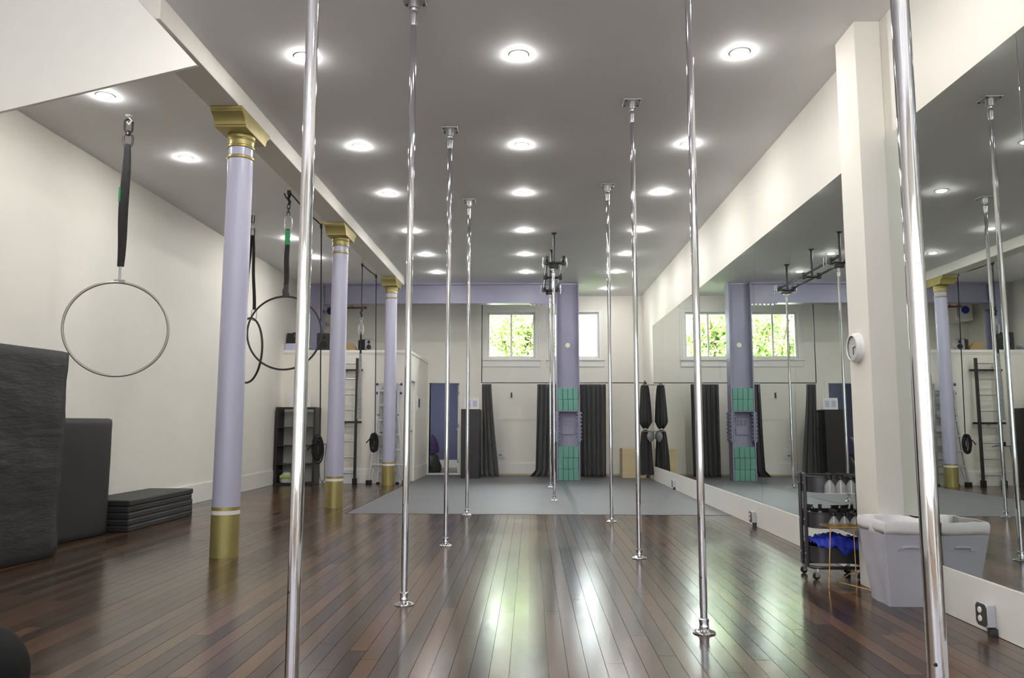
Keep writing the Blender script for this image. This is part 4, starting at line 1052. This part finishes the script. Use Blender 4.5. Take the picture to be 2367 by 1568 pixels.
# ---- spray bottles
sb = None
def spray(x, y, z, rot, label, group, clear=True):
    global sb
    if sb is None:
        t = thing('spray_bottle', label, 'spray bottle', (0, 0, 0), group)
        MB().lathe([(0.030, 0.0), (0.037, 0.003), (0.038, 0.008), (0.038, 0.052), (0.036, 0.064), (0.027, 0.082), (0.0145, 0.097), (0.0125, 0.102), (0.0125, 0.11)], (0, 0, 0), 24).build('bottle', 'bottle_clear', t)
        h = MB().lathe([(0.016, 0.106), (0.0165, 0.125), (0.011, 0.13)], (0, 0, 0), 18).box(-0.010, 0.010, -0.012, 0.03, 0.128, 0.148).build('spray_head', 'plastic_black', t, bevel=0.003)
        MB().prism([(-0.03, 0.150), (0.034, 0.157), (0.034, 0.146), (0.018, 0.133), (-0.02, 0.137)], 'x', -0.009, 0.009).build('nozzle', 'plastic_black', h)
        MB().tube([(0, -0.012, 0.14), (0, -0.03, 0.128), (0, -0.034, 0.108)], 0.005, 6).build('trigger', 'plastic_black', h)
        MB().cyl((0, 0, 0.012), (0, 0, 0.108), 0.0025, n=6).build('dip_tube', 'clock_white', t)
        sb = t
    else:
        t = copy_tree(sb); tag(t, label, 'spray bottle', group)
    t.location = (x, y, z); t.rotation_euler = (0, 0, rot)
G1 = 'clear spray bottles on the trolley'
for i, px in enumerate((2.205, 2.285, 2.362, 2.44)):
    spray(px, 5.812, 0.628, 0.4 + 0.3 * i, 'clear spray bottle hooked on the top tray of the trolley, %s from left' % RN[i], G1)
for i, px in enumerate((2.225, 2.303, 2.381)):
    spray(px, 5.815, 0.365, 0.8 - 0.5 * i, 'clear spray bottle hooked on the middle tray of the trolley, %s from left' % RN[i], G1)
for i, (px, py) in enumerate(((2.135, 6.06), (2.215, 6.05), (2.30, 5.99), (2.375, 6.0), (2.45, 6.04))):
    spray(px, py, 0.379, 1.5 + 1.1 * i, 'spray bottle standing inside the middle tray of the trolley, %s from left' % RN[i], G1)

# ---- blue cloths in the bottom tray
pts = []
rnd = random.Random(21); nu, nv = 44, 22
kn = [(rnd.uniform(8, 30), rnd.uniform(-26, 26), rnd.uniform(0, 6.28), rnd.uniform(.004, .013)) for _ in range(9)]
for j in range(nv):
    for i in range(nu):
        u = i / (nu - 1); v = j / (nv - 1)
        x = 2.115 + u * 0.375; y = 5.85 + v * 0.29
        z = 0.232 + 0.062 * math.exp(-((u - 0.42) / 0.30) ** 2) * (0.35 + 0.65 * math.sin(PI * (0.15 + 0.85 * v))) + 0.02 * math.exp(-((u - 0.9) / 0.1) ** 2)
        z += sum(a_ * abs(math.sin(f1 * u + f2 * v + p_)) for f1, f2, p_, a_ in kn) - 0.02
        if v < 0.1:
            over = max(0, 1 - abs(u - 0.56) / 0.2); w_ = 1 - v / 0.1
            z = z * (1 - w_) + w_ * (0.238 - 0.055 * over + 0.012 * math.sin(u * 23)); y -= 0.006 * w_
        pts.append((x, y, z))
o = MB().grid(pts, nu, nv).build('cleaning_cloth', 'blue_cloth', None, (2.3, 6.0, 0.2), smooth=50, solid=0.006)
tag(o, 'crumpled bright blue cloth heaped in the bottom tray of the trolley', 'cloth')

# ---- copper wire side table
t = thing('side_table', 'small square side table of thin copper wire in front of the trolley', 'side table', (2.2, 5.67, 0))
a = (2.10, 5.56); b_ = (2.345, 5.56); c_ = (2.345, 5.765); d_ = (2.10, 5.765); zt = 0.418
MB().tube([(a[0], a[1], zt), (b_[0], b_[1], zt), (c_[0], c_[1], zt), (d_[0], d_[1], zt)], 0.005, 6, True).build('top_frame', 'copper_wire', t)
MB().box(a[0], b_[0], a[1], c_[1], zt - 0.002, zt + 0.003).build('top', 'brass', t)
for (p, q) in ((a, (2.075, 5.565)), (c_, (2.35, 5.77)), (b_, (2.348, 5.50))):
    MB().cyl((p[0], p[1], zt), (q[0], q[1], 0.004), 0.0045, n=8).build('leg', 'copper_wire', t)
MB().cyl((2.075, 5.565, 0.005), (2.349, 5.771, 0.10), 0.004, n=8).build('brace', 'copper_wire', t)
MB().cyl((2.165, 5.633, 0.036), (2.348, 5.50, 0.006), 0.004, n=8).build('brace', 'copper_wire', t)

# ---- laundry hamper
t = thing('laundry_hamper', 'pale grey canvas hamper with white liner in front of the white pillar', 'hamper', (2.36, 5.17, 0))
top = [(2.215, 4.965), (2.505, 4.965), (2.505, 5.365), (2.215, 5.365)]
bot = [(2.262, 5.05), (2.47, 5.05), (2.47, 5.31), (2.262, 5.31)]
def side_loop(v, inset=0.0, n=10):
    pts = []
    c = [(bot[k][0] + (top[k][0] - bot[k][0]) * v, bot[k][1] + (top[k][1] - bot[k][1]) * v) for k in range(4)]
    mx = sum(p[0] for p in c) / 4; my = sum(p[1] for p in c) / 4
    c = [(p[0] + (mx - p[0]) * inset, p[1] + (my - p[1]) * inset) for p in c]
    for k in range(4):
        p, q = c[k], c[(k + 1) % 4]
        for i in range(n):
            s = i / n; pts.append((p[0] + (q[0] - p[0]) * s, p[1] + (q[1] - p[1]) * s))
    return pts
hz = 0.50
pts = []
for j in range(9):
    v = j / 8
    for k, p in enumerate(side_loop(v)):
        wob = 0.004 * math.sin(k * 0.9 + v * 5)
        pts.append((p[0] + wob, p[1] + wob * 0.5, 0.002 + hz * v))
mb = MB().grid(pts, 40, 9, True); mb.f.append(tuple(range(39, -1, -1)))
mb.build('canvas_body', 'canvas_grey', t, smooth=50, solid=0.006)
pts = []
rnd = random.Random(6)
zs = [(0.90, -0.025, 0.455), (0.95, -0.035, 0.48), (1.0, -0.03, 0.515), (1.0, -0.005, 0.533), (1.0, 0.03, 0.530), (0.95, 0.06, 0.46), (0.8, 0.08, 0.36)]
for (v, ins, z) in zs:
    for k, p in enumerate(side_loop(v, ins)):
        pts.append((p[0], p[1], z + rnd.uniform(-.002, .002) + 0.003 * math.sin(k * 0.55)))
MB().grid(pts, 40, len(zs), True).build('liner', 'liner_white', t, smooth=60, solid=0.003)
hx = 2.375
hd = MB().tube([(hx - 0.055, 5.0, 0.37), (hx - 0.045, 4.985, 0.375), (hx + 0.0, 4.975, 0.38), (hx + 0.045, 4.985, 0.375), (hx + 0.055, 5.0, 0.37)], 0.009, 8).build('handle', 'canvas_grey', t)
for s in (-1, 1):
    MB().box(hx + s * 0.065 - 0.014, hx + s * 0.065 + 0.014, 4.985, 5.0, 0.353, 0.39).build('handle_patch', 'silver_plastic', hd, bevel=0.002)

# ---- belongings in the back room
o = MB()
rnd = random.Random(12)
pts = []
for j in range(7):
    for i in range(14):
        a = 2 * PI * i / 14; rr = [0.16, 0.17, 0.16, 0.15, 0.13, 0.1, 0.04][j] * (1 + rnd.uniform(-.15, .15))
        pts.append((-2.28 + rr * math.cos(a), 18.2 + rr * math.sin(a), 0.0 + 0.075 * j))
o = o.grid(pts, 14, 7, True).build('duffel_bag', 'bag_dark', None, (-2.28, 18.2, 0), smooth=60); tag(o, 'dark bag on the floor just inside the open doorway', 'bag')
pts = []
for j in range(7):
    for i in range(14):
        a = 2 * PI * i / 14; rr = [0.13, 0.15, 0.15, 0.14, 0.12, 0.09, 0.03][j] * (1 + rnd.uniform(-.2, .2))
        pts.append((-2.33 + rr * math.cos(a), 18.2 + rr * math.sin(a), 0.46 + 0.07 * j))
o = MB().grid(pts, 14, 7, True).build('purple_bag', 'bag_purple', None, (-2.33, 18.2, 0.46), smooth=60); tag(o, 'dark purple bag piled on top of the bag inside the doorway', 'bag')

# ---- trees and house seen through the back windows
def tree(cx, cy, cz, rx, rz, n, label, seed):
    t = thing('tree', label, 'tree', (cx, cy, 0), 'trees behind the back windows')
    rnd = random.Random(seed)
    trunk = MB().tube([(cx, cy, 0), (cx + 0.05, cy, cz * 0.5), (cx - 0.05, cy, cz)], [0.14, 0.1, 0.06], 8)
    for k in range(6):
        a = k * 1.05; trunk.tube([(cx, cy, cz * 0.55 + 0.1 * k), (cx + 0.5 * rx * math.cos(a), cy + 0.5 * rx * math.sin(a), cz + 0.3 * rz * math.sin(k * 2)), (cx + 0.8 * rx * math.cos(a), cy + 0.8 * rx * math.sin(a), cz + 0.5 * rz)], [0.05, 0.03, 0.012], 6)
    trunk.build('trunk', 'bark', t)
    nr = np.random.RandomState(seed)
    cl_ = [(nr.normal(0, .42, 3)) for _ in range(60)]
    vs = []; fs = []
    for i in range(n):
        c = cl_[nr.randint(len(cl_))]; p = c + nr.normal(0, .12, 3)
        L = np.linalg.norm(p)
        if L > 1.1: p = p / L * 1.1 * nr.uniform(.8, 1)
        q = Vector((cx + p[0] * rx, cy + p[1] * rx, cz + p[2] * rz))
        d = Vector(nr.normal(0, 1, 3)).normalized(); e_ = d.cross(Vector(nr.normal(0, 1, 3))).normalized()
        s = nr.uniform(.05, .09)
        k = len(vs)
        vs += [q - d * s, q + e_ * s * 0.45, q + d * s, q - e_ * s * 0.45]; fs.append((k, k + 1, k + 2, k + 3))
    f_ = MB().add(vs, fs).build('foliage', 'leaf', t, smooth=0)
    f_['kind'] = 'stuff'
tree(-0.3, 22.0, 3.55, 0.95, 1.35, 8500, 'leafy green tree filling the left back window', 31)
tree(-2.5, 24.0, 3.8, 1.15, 1.5, 7500, 'leafy green tree standing farther back, left of the others', 32)
tree(1.25, 23.6, 2.5, 0.4, 0.75, 1500, 'small tree seen low in the right back window', 34)
tree(-5.2, 23.4, 3.2, 1.2, 1.5, 5000, 'bushy tree seen only in the mirrored back windows', 33)
t = thing('house', 'white clapboard house behind the right back window', 'house', (3.4, 25.0, 0))
MB().box(1.95, 5.4, 24.6, 26.5, 0, 5.2).build('wall', 'siding', t)
for k in range(20):
    MB().box(1.93, 5.4, 24.58, 24.6, 0.3 + k * 0.24, 0.3 + k * 0.24 + 0.215).build('clapboard', 'siding', t, smooth=0)
MB().prism([(24.3, 5.2), (26.8, 5.2), (25.55, 6.4)], 'x', 1.75, 5.6).build('roof', 'cable_grey', t)
MB().box(2.02, 2.26, 24.52, 24.58, 2.7, 3.45).build('shutter', 'brick_red', t)
